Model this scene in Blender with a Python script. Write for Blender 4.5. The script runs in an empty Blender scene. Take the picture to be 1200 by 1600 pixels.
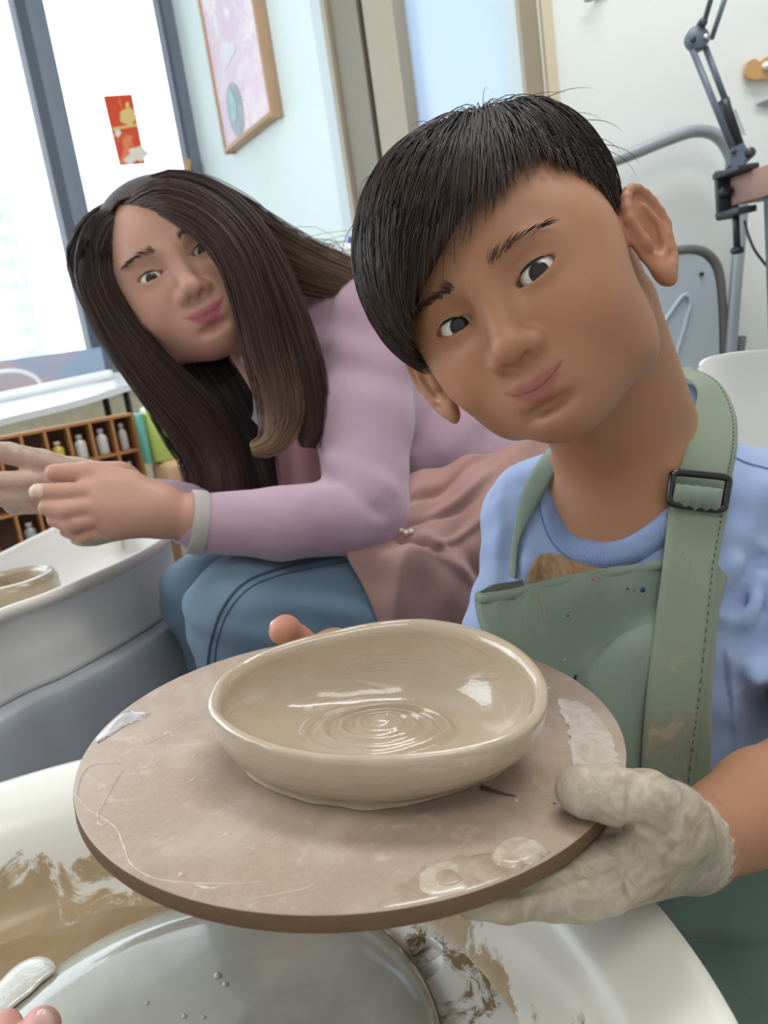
import bpy, bmesh, math, random
import numpy as np
from mathutils import Vector, Matrix

random.seed(7)
rng = np.random.default_rng(7)
SC = bpy.context.scene
COL = SC.collection

# ------------------------------------------------------------------ camera, world, lights, exposure
FPX = 1250.0                       # focal length in pixels of the 1200x1600 frame
PITCH, ROLL = math.radians(13.0), math.radians(8.5)
CAM = np.array([0.0, 0.0, 0.78])
_R0 = np.array([1.0, 0, 0]); FWD = np.array([0, math.cos(PITCH), -math.sin(PITCH)]); _U0 = np.array([0, math.sin(PITCH), math.cos(PITCH)])
RGT = math.cos(ROLL) * _R0 - math.sin(ROLL) * _U0
UPV = math.sin(ROLL) * _R0 + math.cos(ROLL) * _U0

def ray(px, py):
    return FWD + RGT * ((px - 600.0) / FPX) + UPV * ((800.0 - py) / FPX)
def W(px, py, d):
    """world point seen at (px,py) of the photograph at depth d metres"""
    return CAM + ray(px, py) * d
def onplane(px, py, p, n):
    q = ray(px, py); n = np.asarray(n, float)
    return CAM + q * (np.dot(np.asarray(p) - CAM, n) / np.dot(q, n))
def onz(px, py, z):
    return onplane(px, py, (0, 0, z), (0, 0, 1))
def depth(P):
    return float(np.dot(np.asarray(P) - CAM, FWD))

cd = bpy.data.cameras.new('camera'); cam = bpy.data.objects.new('camera', cd); COL.objects.link(cam)
cd.sensor_fit = 'HORIZONTAL'; cd.sensor_width = 36.0; cd.lens = FPX / 1200.0 * 36.0
cd.clip_start = 0.02; cd.clip_end = 200
M = Matrix(((RGT[0], UPV[0], -FWD[0], CAM[0]), (RGT[1], UPV[1], -FWD[1], CAM[1]), (RGT[2], UPV[2], -FWD[2], CAM[2]), (0, 0, 0, 1)))
cam.matrix_world = M
cd.dof.use_dof = True; cd.dof.focus_distance = 0.47; cd.dof.aperture_fstop = cd.lens / 2.2
SC.camera = cam

wd = bpy.data.worlds.new('overcast'); SC.world = wd; wd.use_nodes = True
bg = wd.node_tree.nodes['Background']; bg.inputs[0].default_value = (0.82, 0.92, 1.0, 1); bg.inputs[1].default_value = 3.4

def area_light(name, loc, look, sx, sy, power, col):
    l = bpy.data.lights.new(name, 'AREA'); l.shape = 'RECTANGLE'; l.size = sx; l.size_y = sy; l.energy = power; l.color = col
    o = bpy.data.objects.new(name, l); COL.objects.link(o); o.location = loc
    o.rotation_euler = (Vector(look) - Vector(loc)).to_track_quat('-Z', 'Y').to_euler()
    return o
# daylight from the left window bank, and two unseen ceiling lights added as fill
area_light('daylight_left', (-2.1, 1.0, 1.5), (0.3, 0.8, 0.8), 1.8, 1.5, 42, (0.86, 0.94, 1.0))
area_light('ceiling_fill_light', (0.35, -0.5, 2.5), (0.25, 0.6, 0.6), 1.2, 0.8, 14, (1.0, 0.95, 0.88))
area_light('ceiling_fill_light', (0.55, 0.95, 2.5), (0.6, 1.3, 0.8), 1.2, 0.6, 22, (0.97, 0.99, 1.0))
SC.view_settings.view_transform = 'Standard'; SC.view_settings.look = 'None'
SC.view_settings.exposure = 0.0; SC.view_settings.gamma = 1.0
try: SC.view_settings.use_curve_mapping = False
except Exception: pass

# ------------------------------------------------------------------ helpers: materials
def lin(c):
    if isinstance(c, str):
        c = tuple(int(c[i:i + 2], 16) / 255 for i in (0, 2, 4))
    return tuple(x / 12.92 if x <= 0.04045 else ((x + 0.055) / 1.055) ** 2.4 for x in c)

class NT:
    """tiny node builder"""
    def __init__(s, name):
        s.m = bpy.data.materials.new(name); s.m.use_nodes = True; s.t = s.m.node_tree; s.b = s.t.nodes['Principled BSDF']
        s.co = s.t.nodes.new('ShaderNodeTexCoord')
    def n(s, typ, **kw):
        x = s.t.nodes.new(typ)
        for k, v in kw.items(): setattr(x, k, v)
        return x
    def l(s, a, b): s.t.links.new(a, b)
    def noise(s, scale, detail=4, rough=0.55, dist=0.0, stretch=None, vec=None):
        x = s.n('ShaderNodeTexNoise'); x.inputs['Scale'].default_value = scale; x.inputs['Detail'].default_value = detail
        x.inputs['Roughness'].default_value = rough; x.inputs['Distortion'].default_value = dist
        v = vec or s.co.outputs['Object']
        if stretch:
            mp = s.n('ShaderNodeMapping'); mp.inputs['Scale'].default_value = stretch; s.l(v, mp.inputs[0]); v = mp.outputs[0]
        s.l(v, x.inputs['Vector']); return x.outputs['Fac']
    def ramp(s, fac, a, b, ca=(0, 0, 0, 1), cb=(1, 1, 1, 1)):
        r = s.n('ShaderNodeValToRGB'); e = r.color_ramp.elements
        e[0].position = a; e[1].position = b; e[0].color = ca; e[1].color = cb
        s.l(fac, r.inputs[0]); return r.outputs[0]
    def mix(s, fac, a, b):
        x = s.n('ShaderNodeMix', data_type='RGBA')
        for sock, v in ((x.inputs[0], fac), (x.inputs[6], a), (x.inputs[7], b)):
            if hasattr(v, 'is_linked') or hasattr(v, 'links'): s.l(v, sock)
            elif isinstance(v, (int, float)): sock.default_value = v
            else: sock.default_value = (*v[:3], 1)
        return x.outputs[2]
    def mul(s, a, b):
        x = s.n('ShaderNodeMath', operation='MULTIPLY')
        for sock, v in ((x.inputs[0], a), (x.inputs[1], b)):
            if hasattr(v, 'links'): s.l(v, sock)
            else: sock.default_value = v
        return x.outputs[0]
    def attr(s, name):
        x = s.n('ShaderNodeAttribute'); x.attribute_name = name; return x
    def bump(s, height, strength=0.3, dist=0.001):
        x = s.n('ShaderNodeBump'); x.inputs['Strength'].default_value = strength; x.inputs['Distance'].default_value = dist
        s.l(height, x.inputs['Height'])
        if s.b.inputs['Normal'].is_linked: s.l(s.b.inputs['Normal'].links[0].from_socket, x.inputs['Normal'])
        s.l(x.outputs[0], s.b.inputs['Normal'])
    def set(s, **kw):
        names = dict(rough='Roughness', spec='Specular IOR Level', metal='Metallic', coat='Coat Weight', coatr='Coat Roughness', sheen='Sheen Weight',
                     sss='Subsurface Weight', sssr='Subsurface Scale', trans='Transmission Weight', alpha='Alpha', ior='IOR')
        for k, v in kw.items():
            if hasattr(v, 'links'): s.l(v, s.b.inputs[names[k]])
            else: s.b.inputs[names[k]].default_value = v
        return s
    def base(s, v):
        if hasattr(v, 'links'): s.l(v, s.b.inputs['Base Color'])
        else: s.b.inputs['Base Color'].default_value = (*v[:3], 1)

def plain(name, col, rough=0.5, var=0.06, scale=30, bump=0.0, bscale=200, bdist=0.0006, **kw):
    t = NT(name); c = lin(col); d = tuple(x * (1 - var * 2) for x in c); u = tuple(min(1, x * (1 + var)) for x in c)
    if var > 0: t.base(t.mix(t.noise(scale), d, u))
    else: t.base(c)
    t.set(rough=rough, **kw)
    if bump: t.bump(t.noise(bscale, 3), bump, bdist)
    return t.m

def cloth(name, col, var=0.08, weave=900, rough=0.85, attr=False, fade=None, sheen=0.15):
    t = NT(name); c = lin(col)
    base = t.mix(t.noise(14, 5), tuple(x * (1 - var) for x in c), tuple(min(1, x * (1 + var)) for x in c))
    if fade is not None:
        base = t.mix(t.ramp(t.noise(fade[1], 6, 0.7, 0.6), fade[2], fade[3]), base, lin(fade[0]))
    if attr:
        a = t.attr('Col'); base = t.mix(a.outputs['Alpha'], base, a.outputs['Color'])
    t.base(base); t.set(rough=rough, spec=0.2, sheen=sheen)
    wv = t.n('ShaderNodeTexWave'); wv.inputs['Scale'].default_value = weave / 6.0; wv.inputs['Distortion'].default_value = 2.0; wv.inputs['Detail'].default_value = 2
    t.l(t.co.outputs['Object'], wv.inputs['Vector'])
    t.bump(wv.outputs['Fac'], 0.12, 0.0004); t.bump(t.noise(weave, 2), 0.25, 0.0005)
    return t.m

# ------------------------------------------------------------------ helpers: objects
def tag(o, label=None, cat=None, group=None, kind=None):
    if label: o['label'] = label
    if cat: o['category'] = cat
    if group: o['group'] = group
    if kind: o['kind'] = kind
    return o
def empty(name, loc, label=None, cat=None, group=None, kind=None):
    o = bpy.data.objects.new(name, None); COL.objects.link(o); o.location = tuple(loc); o.empty_display_size = 0.05
    return tag(o, label, cat, group, kind)
def link(name, me, mat=None, parent=None, smooth=True):
    """link a mesh given in world coordinates; the origin goes to the mesh's centre (or under the parent's frame)"""
    if mat is not None: me.materials.append(mat)
    if smooth and len(me.polygons): me.polygons.foreach_set('use_smooth', [True] * len(me.polygons))
    o = bpy.data.objects.new(name, me); COL.objects.link(o)
    if parent is not None:
        o.parent = parent
        off = Vector((0, 0, 0)); q = parent
        while q is not None: off += q.location; q = q.parent
        me.transform(Matrix.Translation(-off))
    return o
def pydata(name, v, f, mat=None, parent=None, smooth=True):
    me = bpy.data.meshes.new(name); me.from_pydata([tuple(map(float, p)) for p in v], [], [tuple(map(int, q)) for q in f]); me.update()
    return link(name, me, mat, parent, smooth)
def npmesh(name, V, Q, mat=None, parent=None, col=None, smooth=True):
    V = np.asarray(V, np.float32); Q = np.asarray(Q, np.int32); k = Q.shape[1]
    me = bpy.data.meshes.new(name); me.vertices.add(len(V)); me.vertices.foreach_set('co', V.ravel())
    me.loops.add(Q.size); me.loops.foreach_set('vertex_index', Q.ravel())
    me.polygons.add(len(Q)); me.polygons.foreach_set('loop_start', np.arange(0, Q.size, k, dtype=np.int32))
    me.polygons.foreach_set('loop_total', np.full(len(Q), k, np.int32)); me.update(calc_edges=True)
    if col is not None:
        a = me.color_attributes.new('Col', 'FLOAT_COLOR', 'POINT'); c = np.asarray(col, np.float32)
        if c.shape[1] == 3: c = np.c_[c, np.ones(len(c), np.float32)]
        a.data.foreach_set('color', c.ravel())
    return link(name, me, mat, parent, smooth)

def crom(P, n, closed=False):
    """Catmull-Rom through points (any dimension) -> n samples"""
    P = np.asarray(P, float); m = len(P)
    if closed:
        t = np.linspace(0, m, n, endpoint=False); i = np.floor(t).astype(int); u = (t - i)[:, None]
        a, b, c, d = P[(i - 1) % m], P[i % m], P[(i + 1) % m], P[(i + 2) % m]
    else:
        t = np.linspace(0, m - 1, n); i = np.minimum(np.floor(t).astype(int), m - 2); u = (t - i)[:, None]
        a = np.where((i > 0)[:, None], P[np.maximum(i - 1, 0)], 2 * P[0] - P[1]); b = P[i]; c = P[i + 1]
        d = np.where((i < m - 2)[:, None], P[np.minimum(i + 2, m - 1)], 2 * P[-1] - P[-2])
    return 0.5 * (2 * b + (c - a) * u + (2 * a - 5 * b + 4 * c - d) * u ** 2 + (3 * b - a - 3 * c + d) * u ** 3)

def frames(P):
    T = np.gradient(P, axis=0); T /= np.linalg.norm(T, axis=1)[:, None] + 1e-12
    N = np.zeros_like(P); a = np.array([0, 0, 1.0]) if abs(T[0][2]) < 0.9 else np.array([1.0, 0, 0])
    n = np.cross(T[0], a); N[0] = n / np.linalg.norm(n)
    for i in range(1, len(P)):
        n = N[i - 1] - T[i] * np.dot(N[i - 1], T[i]); N[i] = n / (np.linalg.norm(n) + 1e-12)
    return T, N, np.cross(T, N)
def tube(P, r, n=10, caps=True):
    P = np.asarray(P, float); r = np.broadcast_to(np.asarray(r, float), (len(P),))
    T, N, B = frames(P); a = np.linspace(0, 2 * np.pi, n, endpoint=False)
    V = (P[:, None] + r[:, None, None] * (np.cos(a)[None, :, None] * N[:, None] + np.sin(a)[None, :, None] * B[:, None])).reshape(-1, 3)
    F = []
    for i in range(len(P) - 1):
        for j in range(n):
            F.append((i * n + j, i * n + (j + 1) % n, (i + 1) * n + (j + 1) % n, (i + 1) * n + j))
    V = list(V)
    if caps:
        F.append(tuple(range(n - 1, -1, -1))); F.append(tuple((len(P) - 1) * n + j for j in range(n)))
    return V, F
def add_tube(name, P, r, mat, parent=None, n=10, smooth_pts=0, closed=False):
    P = np.asarray(P, float)
    if smooth_pts:
        if np.ndim(r): r = np.interp(np.linspace(0, 1, smooth_pts), np.linspace(0, 1, len(r)), r)
        P = crom(P, smooth_pts, closed)
    v, f = tube(P, r, n); return pydata(name, v, f, mat, parent)
def merge(*parts):
    V, F = [], []
    for v, f in parts:
        b = len(V); V += list(v); F += [tuple(i + b for i in q) for q in f]
    return V, F
def boxv(c, ax, ay, az):
    """oriented box: centre and three half-axis vectors"""
    c, ax, ay, az = (np.asarray(x, float) for x in (c, ax, ay, az)); V = []
    for k in (-1, 1):
        for j in (-1, 1):
            for i in (-1, 1): V.append(c + i * ax + j * ay + k * az)
    F = [(0, 2, 3, 1), (4, 5, 7, 6), (0, 1, 5, 4), (2, 6, 7, 3), (0, 4, 6, 2), (1, 3, 7, 5)]
    if np.dot(np.cross(ax, ay), az) < 0: F = [q[::-1] for q in F]
    return V, F
def bevel(o, w, seg=2, ang=0.6):
    m = o.modifiers.new('bevel', 'BEVEL'); m.width = w; m.segments = seg; m.limit_method = 'ANGLE'; m.angle_limit = ang
    return o
def abox(name, c, ax, ay, az, mat, parent=None, bev=0.0, seg=2):
    v, f = boxv(c, ax, ay, az); o = pydata(name, v, f, mat, parent, smooth=bev > 0)
    if bev: bevel(o, bev, seg)
    return o
def lathe(prof, c, axis=(0, 0, 1), n=48, closed=False):
    """profile of (r, h) around an axis through c"""
    ax = np.asarray(axis, float); ax /= np.linalg.norm(ax)
    u = np.cross(ax, (1, 0, 0)) if abs(ax[0]) < 0.9 else np.cross(ax, (0, 1, 0)); u /= np.linalg.norm(u); w = np.cross(ax, u)
    V, F = [], []; m = len(prof)
    for (r, h) in prof:
        for j in range(n):
            a = 2 * math.pi * j / n; V.append(np.asarray(c) + ax * h + max(r, 1e-5) * (math.cos(a) * u + math.sin(a) * w))
    for i in range(m - 1 if not closed else m):
        for j in range(n): 
            k = (i + 1) % m; F.append((i * n + j, i * n + (j + 1) % n, k * n + (j + 1) % n, k * n + j))
    return V, F
def grid_mesh(V, closed_u=False, closed_v=False):
    """V: (nv, nu, 3) -> verts, quads"""
    nv, nu = V.shape[:2]; F = []
    for i in range(nv if closed_v else nv - 1):
        for j in range(nu if closed_u else nu - 1):
            F.append((i * nu + j, i * nu + (j + 1) % nu, ((i + 1) % nv) * nu + (j + 1) % nu, ((i + 1) % nv) * nu + j))
    return V.reshape(-1, 3), F
def sheet(name, ctrl, nu, nv, mat, parent=None, thick=0.0015, disp=None, world=False):
    """cloth: rows of control points (px,py,depth) or world points -> smooth surface with thickness"""
    C = np.array([[p if world else W(*p) for p in row] for row in ctrl])
    A = np.stack([crom(C[i], nu) for i in range(len(C))])           # rows x nu
    S = np.stack([crom(A[:, j], nv) for j in range(nu)], axis=1)     # nv x nu
    if disp is not None:
        du = np.gradient(S, axis=1); dv = np.gradient(S, axis=0); N = np.cross(du, dv); N /= np.linalg.norm(N, axis=2)[..., None] + 1e-12
        N *= np.sign((N * (CAM - S)).sum(2))[..., None]
        u, v = np.meshgrid(np.linspace(0, 1, nu), np.linspace(0, 1, nv)); S = S + N * disp(u, v)[..., None]
    V, F = grid_mesh(S); o = pydata(name, V, F, mat, parent)
    m = o.modifiers.new('solid', 'SOLIDIFY'); m.thickness = thick; m.offset = 0
    return o

# ------------------------------------------------------------------ helpers: signed-distance modelling
class SDF:
    def __init__(s): s.ops = []
    def _add(s, fn, lo, hi, k, op): s.ops.append((fn, np.asarray(lo, float), np.asarray(hi, float), k, op)); return s
    def ell(s, c, r, k=0.01, op='u', R=None):
        c = np.asarray(c, float); r = np.broadcast_to(np.asarray(r, float), (3,)).copy(); R = np.eye(3) if R is None else np.asarray(R, float)
        def fn(x, y, z):
            x, y, z = x - c[0], y - c[1], z - c[2]
            a = R[0, 0] * x + R[1, 0] * y + R[2, 0] * z; b = R[0, 1] * x + R[1, 1] * y + R[2, 1] * z; d = R[0, 2] * x + R[1, 2] * y + R[2, 2] * z
            k0 = np.sqrt((a / r[0]) ** 2 + (b / r[1]) ** 2 + (d / r[2]) ** 2); k1 = np.sqrt((a / r[0] ** 2) ** 2 + (b / r[1] ** 2) ** 2 + (d / r[2] ** 2) ** 2)
            return k0 * (k0 - 1) / (k1 + 1e-9)
        e = np.sqrt(((R * r[None]) ** 2).sum(1)); return s._add(fn, c - e, c + e, k, op)
    def cone(s, a, b, ra, rb=None, k=0.01, op='u'):
        a = np.asarray(a, float); b = np.asarray(b, float); rb = ra if rb is None else rb; d = b - a; L = float(d @ d) + 1e-12
        def fn(x, y, z):
            t = np.clip(((x - a[0]) * d[0] + (y - a[1]) * d[1] + (z - a[2]) * d[2]) / L, 0, 1)
            return np.sqrt((x - a[0] - t * d[0]) ** 2 + (y - a[1] - t * d[1]) ** 2 + (z - a[2] - t * d[2]) ** 2) - (ra + t * (rb - ra))
        m = max(ra, rb); return s._add(fn, np.minimum(a, b) - m, np.maximum(a, b) + m, k, op)
    def chain(s, pts, rs, k=0.004):
        """one smooth limb: points and radii, resampled; united to the rest with k"""
        pts = [np.asarray(p, float) for p in pts]
        g = []
        lo = np.min([p - r for p, r in zip(pts, rs)], axis=0); hi = np.max([p + r for p, r in zip(pts, rs)], axis=0)
        def fn(x, y, z):
            D = None
            for i in range(len(pts) - 1):
                a, b = pts[i], pts[i + 1]; d = b - a; L = float(d @ d) + 1e-12
                t = np.clip(((x - a[0]) * d[0] + (y - a[1]) * d[1] + (z - a[2]) * d[2]) / L, 0, 1)
                q = np.sqrt((x - a[0] - t * d[0]) ** 2 + (y - a[1] - t * d[1]) ** 2 + (z - a[2] - t * d[2]) ** 2) - (rs[i] + t * (rs[i + 1] - rs[i]))
                if D is None: D = q
                else:
                    kk = 0.35 * min(rs[i], rs[i + 1]); h = np.maximum(kk - np.abs(D - q), 0) / kk; D = np.minimum(D, q) - h * h * kk * 0.25
            return D
        return s._add(fn, lo, hi, k, 'u')
    def func(s, fn, lo, hi, op='x', k=0): return s._add(fn, lo, hi, k, op)
    @staticmethod
    def comb(D, q, k, op, xyz):
        if op == 'u':
            if k <= 0: return np.minimum(D, q)
            h = np.maximum(k - np.abs(D - q), 0) / k; return np.minimum(D, q) - h * h * k * 0.25
        if op == 's':
            if k <= 0: return np.maximum(D, -q)
            h = np.maximum(k - np.abs(D + q), 0) / k; return np.maximum(D, -q) + h * h * k * 0.25
        if op == 'i': return np.maximum(D, q)
        if op == 'd': return D + q            # displacement
    def at(s, P):
        P = np.asarray(P, float); x, y, z = P[:, 0], P[:, 1], P[:, 2]; D = np.full(len(P), 1.0)
        for fn, lo, hi, k, op in s.ops: D = SDF.comb(D, fn(x, y, z), k, op, None)
        return D
    def grad(s, P, e=0.0008):
        G = np.stack([s.at(P + np.eye(3)[i] * e) - s.at(P - np.eye(3)[i] * e) for i in range(3)], 1)
        return G / (np.linalg.norm(G, axis=1)[:, None] + 1e-9)
    def mesh(s, h, lo=None, hi=None):
        if lo is None:
            lo = np.min([o[1] for o in s.ops if o[4] == 'u'], axis=0) - 4 * h; hi = np.max([o[2] for o in s.ops if o[4] == 'u'], axis=0) + 4 * h
        lo = np.asarray(lo, float); n = np.ceil((np.asarray(hi) - lo) / h).astype(int) + 1
        ax = [(lo[i] + h * np.arange(n[i])).astype(np.float32) for i in range(3)]
        D = np.full(tuple(n), 1.0, np.float32)
        for fn, a, b, k, op in s.ops:
            m = max(k, 0) * 2.2 + 4 * h; i0 = np.maximum(np.floor((a - m - lo) / h).astype(int), 0); i1 = np.minimum(np.ceil((b + m - lo) / h).astype(int) + 1, n)
            if (i1 <= i0).any(): continue
            sl = tuple(slice(i0[i], i1[i]) for i in range(3))
            x, y, z = ax[0][sl[0]][:, None, None], ax[1][sl[1]][None, :, None], ax[2][sl[2]][None, None, :]
            D[sl] = SDF.comb(D[sl], fn(x, y, z).astype(np.float32), k, op, None)
        return surfnets(D, lo, h)

def surfnets(D, lo, h):
    S = D < 0; n = np.array(D.shape)
    c = np.zeros(tuple(n - 1), np.uint8)
    for i in (0, 1):
        for j in (0, 1):
            for k in (0, 1): c += S[i:n[0] - 1 + i, j:n[1] - 1 + j, k:n[2] - 1 + k]
    I = np.argwhere((c > 0) & (c < 8)); idx = np.full(tuple(n - 1), -1, np.int32); idx[I[:, 0], I[:, 1], I[:, 2]] = np.arange(len(I))
    acc = np.zeros((len(I), 3)); cnt = np.zeros(len(I))
    for axis in range(3):
        o = [a for a in range(3) if a != axis]
        for p in (0, 1):
            for q in (0, 1):
                a = I.copy(); a[:, o[0]] += p; a[:, o[1]] += q; b = a.copy(); b[:, axis] += 1
                da = D[a[:, 0], a[:, 1], a[:, 2]]; db = D[b[:, 0], b[:, 1], b[:, 2]]; m = (da < 0) != (db < 0)
                t = np.where(m, da / (da - db + 1e-20), 0); P = a.astype(float); P[:, axis] += t
                acc[m] += P[m]; cnt[m] += 1
    V = lo + h * acc / cnt[:, None]; Q = []
    for axis in range(3):
        o = [a for a in range(3) if a != axis]
        sa = [slice(1, n[i] - 1) for i in range(3)]; sb = list(sa); sa[axis] = slice(0, n[axis] - 1); sb[axis] = slice(1, n[axis])
        A, B = S[tuple(sa)], S[tuple(sb)]
        E = np.argwhere(A != B); 
        if not len(E): continue
        base = E.copy(); base[:, o[0]] += 1; base[:, o[1]] += 1
        def cell(p, q):
            e = base.copy(); e[:, o[0]] -= p; e[:, o[1]] -= q; return idx[e[:, 0], e[:, 1], e[:, 2]]
        q = np.stack([cell(1, 1), cell(0, 1), cell(0, 0), cell(1, 0)], 1)
        flip = ~A[E[:, 0], E[:, 1], E[:, 2]]
        if axis == 1: flip = ~flip
        q[flip] = q[flip][:, ::-1]; Q.append(q)
    return V, np.concatenate(Q)
def relax(V, Q, it=2, lam=0.5):
    e = np.concatenate([Q[:, [0, 1]], Q[:, [1, 2]], Q[:, [2, 3]], Q[:, [3, 0]]]); n = len(V)
    for _ in range(it):
        S = np.zeros_like(V); c = np.zeros(n)
        for k in range(3): S[:, k] = np.bincount(e[:, 0], V[e[:, 1], k], n) + np.bincount(e[:, 1], V[e[:, 0], k], n)
        c = np.bincount(e[:, 0], minlength=n) + np.bincount(e[:, 1], minlength=n)
        V = V + lam * (S / np.maximum(c, 1)[:, None] - V)
    return V
def relax_masked(V, Q, w, it):
    e = np.concatenate([Q[:, [0, 1]], Q[:, [1, 2]], Q[:, [2, 3]], Q[:, [3, 0]]]); e = e[(w[e[:, 0]] > 0) | (w[e[:, 1]] > 0)]
    ids, inv = np.unique(e, return_inverse=True); e = inv.reshape(-1, 2); X = V[ids].copy(); ww = w[ids][:, None] * .5; n = len(ids); c = np.bincount(e[:, 0], minlength=n) + np.bincount(e[:, 1], minlength=n)
    for _ in range(it):
        S = np.stack([np.bincount(e[:, 0], X[e[:, 1], k], n) + np.bincount(e[:, 1], X[e[:, 0], k], n) for k in range(3)], 1) / c[:, None]; X = X + ww * (S - X)
    V = V.copy(); V[ids] = X; return V
def strands_mesh(P, r0, r1, sides=3):
    """P: (N, M, 3) strand points -> one mesh of thin tapered tubes"""
    N, Mx = P.shape[:2]; T = np.gradient(P, axis=1); T /= np.linalg.norm(T, axis=2)[..., None] + 1e-12
    a = np.cross(T, np.array([0.31, 0.23, 0.92])); a /= np.linalg.norm(a, axis=2)[..., None] + 1e-12; b = np.cross(T, a)
    r = np.broadcast_to(np.asarray(r0)[..., None] if np.ndim(r0) else r0, (N, 1)) * (1 - np.linspace(0, 1, Mx) ** 2)[None] + r1
    th = np.arange(sides) * 2 * np.pi / sides
    V = P[:, :, None] + r[..., None, None] * (np.cos(th)[:, None] * a[:, :, None] + np.sin(th)[:, None] * b[:, :, None])
    base = (np.arange(N)[:, None, None] * Mx + np.arange(Mx - 1)[None, :, None]) * sides; j = np.arange(sides)[None, None]; j2 = (j + 1) % sides
    Q = np.stack([base + j, base + j2, base + sides + j2, base + sides + j], -1).reshape(-1, 4)
    return V.reshape(-1, 3), Q

# ------------------------------------------------------------------ room shell
CORN = W(300, 200, 3.0)[:2]; NEAR = W(548, 200, 2.05)[:2]
pdir = np.r_[(NEAR - CORN) / np.linalg.norm(NEAR - CORN), 0]      # along the picture wall, towards the door
pnor = np.array([-abs(pdir[1]), -abs(pdir[0]), 0]); pnor = np.array([pdir[1], -pdir[0], 0]); 
if np.dot(pnor, CAM - np.r_[CORN, 0.78]) < 0: pnor = -pnor
wdir = np.array([0.839, 0.545, 0.0]); wdir /= np.linalg.norm(wdir)  # along the window wall, rightwards
wnor = np.array([wdir[1], -wdir[0], 0.0])                           # into the room
ZU = np.array([0, 0, 1.0]); HC = 2.6
C3 = np.r_[CORN, 0.0]
M_wall = plain('wall_paint', 'EDF0EE', 0.75, 0.02, 6, 0.12, 120)
M_wall2 = plain('picture_wall_paint', 'E4F1F0', 0.7, 0.02, 6, 0.1, 120)
M_floor = plain('floor_concrete', '9A958C', 0.6, 0.1, 5, 0.2, 60)
M_ceil = plain('ceiling_paint', 'E8E8E4', 0.8, 0.02, 4)
M_parapet = plain('parapet_stone', 'C9BFA4', 0.85, 0.18, 28, 0.5, 90, 0.003)
M_alu = plain('window_frame_grey', '7B838F', 0.45, 0.08, 12)
M_alud = plain('window_seal_dark', '555C68', 0.5, 0.05, 12)
M_tan = plain('door_frame_tan', '7E7462', 0.5, 0.06, 10)
M_tan2 = plain('door_frame_tan_light', 'A39883', 0.55, 0.06, 10)
M_dark = plain('dark_seal', '2B2926', 0.6, 0.0)
M_pale = plain('pale_trim', 'C3CFD2', 0.45, 0.03, 10)

t = NT('window_glass'); tr = t.n('ShaderNodeBsdfTransparent'); gl = t.n('ShaderNodeBsdfGlossy'); gl.inputs['Roughness'].default_value = 0.02
fr = t.n('ShaderNodeFresnel'); fr.inputs[0].default_value = 1.45; mx = t.n('ShaderNodeMixShader')
t.l(fr.outputs[0], mx.inputs[0]); t.l(tr.outputs[0], mx.inputs[1]); t.l(gl.outputs[0], mx.inputs[2]); t.l(mx.outputs[0], t.t.nodes['Material Output'].inputs[0])
M_glass = t.m

def struct(name, v, f, mat, parent=None, smooth=False):
    o = pydata(name, v, f, mat, parent, smooth)
    if parent is None: o['kind'] = 'structure'
    return o
def wallbox(name, p, q, z0, z1, th, nor, mat, parent=None):
    """wall slab whose room face runs p->q; nor points into the room"""
    p = np.asarray(p, float)[:2]; q = np.asarray(q, float)[:2]; c = (p + q) / 2; d = np.r_[(q - p) / 2, 0]
    return struct(name, *boxv(np.r_[c, (z0 + z1) / 2] - nor * th / 2, d, nor * th / 2, ZU * (z1 - z0) / 2), mat, parent)

XL, XR, YB = -2.4, 2.3, -1.3
fl = struct('floor', *boxv((0, 1.5, -0.05), (3.2, 0, 0), (0, 3.2, 0), (0, 0, 0.05)), M_floor)
ce = struct('ceiling', *boxv((0, 0.9, HC + 0.05), (3.2, 0, 0), (0, 2.6, 0), (0, 0, 0.05)), M_ceil)
# window wall: parapet below, opening with mullions above
WL = 2.05                                            # window wall length leftwards from the corner
sillz = 0.70
wallbox('wall_window_parapet', C3 - wdir * WL, C3, 0, sillz, 0.14, wnor, M_parapet)
wallbox('wall_window_head', C3 - wdir * WL, C3, 2.35, HC, 0.14, wnor, M_wall)
PEND = None
def wallplane(px, py): return onplane(px, py, C3, pnor)
def winplane(px, py, off=0.0): return onplane(px, py, C3 + wnor * off, wnor)
s_end = np.dot(wallplane(522, 120) - C3, pdir)       # where the picture wall ends at the door frame
wallbox('wall_picture', C3 + pdir * -0.12, C3 + pdir * s_end, 0, HC, 0.10, pnor, M_wall2)
s_door0 = s_end; s_door1 = np.dot(wallplane(846, 75) - C3, pdir)
DEND = C3 + pdir * s_door1
wallbox('wall_door_head', C3 + pdir * s_door0, DEND, 2.25, HC, 0.10, pnor, M_wall2)
rdir = np.array([0.985, 0.17, 0.0]); rnor = np.array([0.17, -0.985, 0.0])
def rplane(px, py, off=0.0): return onplane(px, py, DEND + rnor * off, rnor)
wallbox('wall_right', DEND - rdir * 0.02, DEND + rdir * 2.2, 0, HC, 0.12, rnor, M_wall)
RE = DEND + rdir * 2.2
LE = C3 - wdir * WL
wallbox('wall_east', (RE[0], RE[1]), (RE[0], YB), 0, HC, 0.1, np.array([-1.0, 0, 0]), M_wall)
wallbox('wall_west', (LE[0], LE[1]), (LE[0], YB), 0, HC, 0.1, np.array([1.0, 0, 0]), M_wall)
wallbox('wall_behind', (LE[0], YB), (RE[0], YB), 0, HC, 0.1, np.array([0, 1.0, 0]), M_wall)

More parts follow.
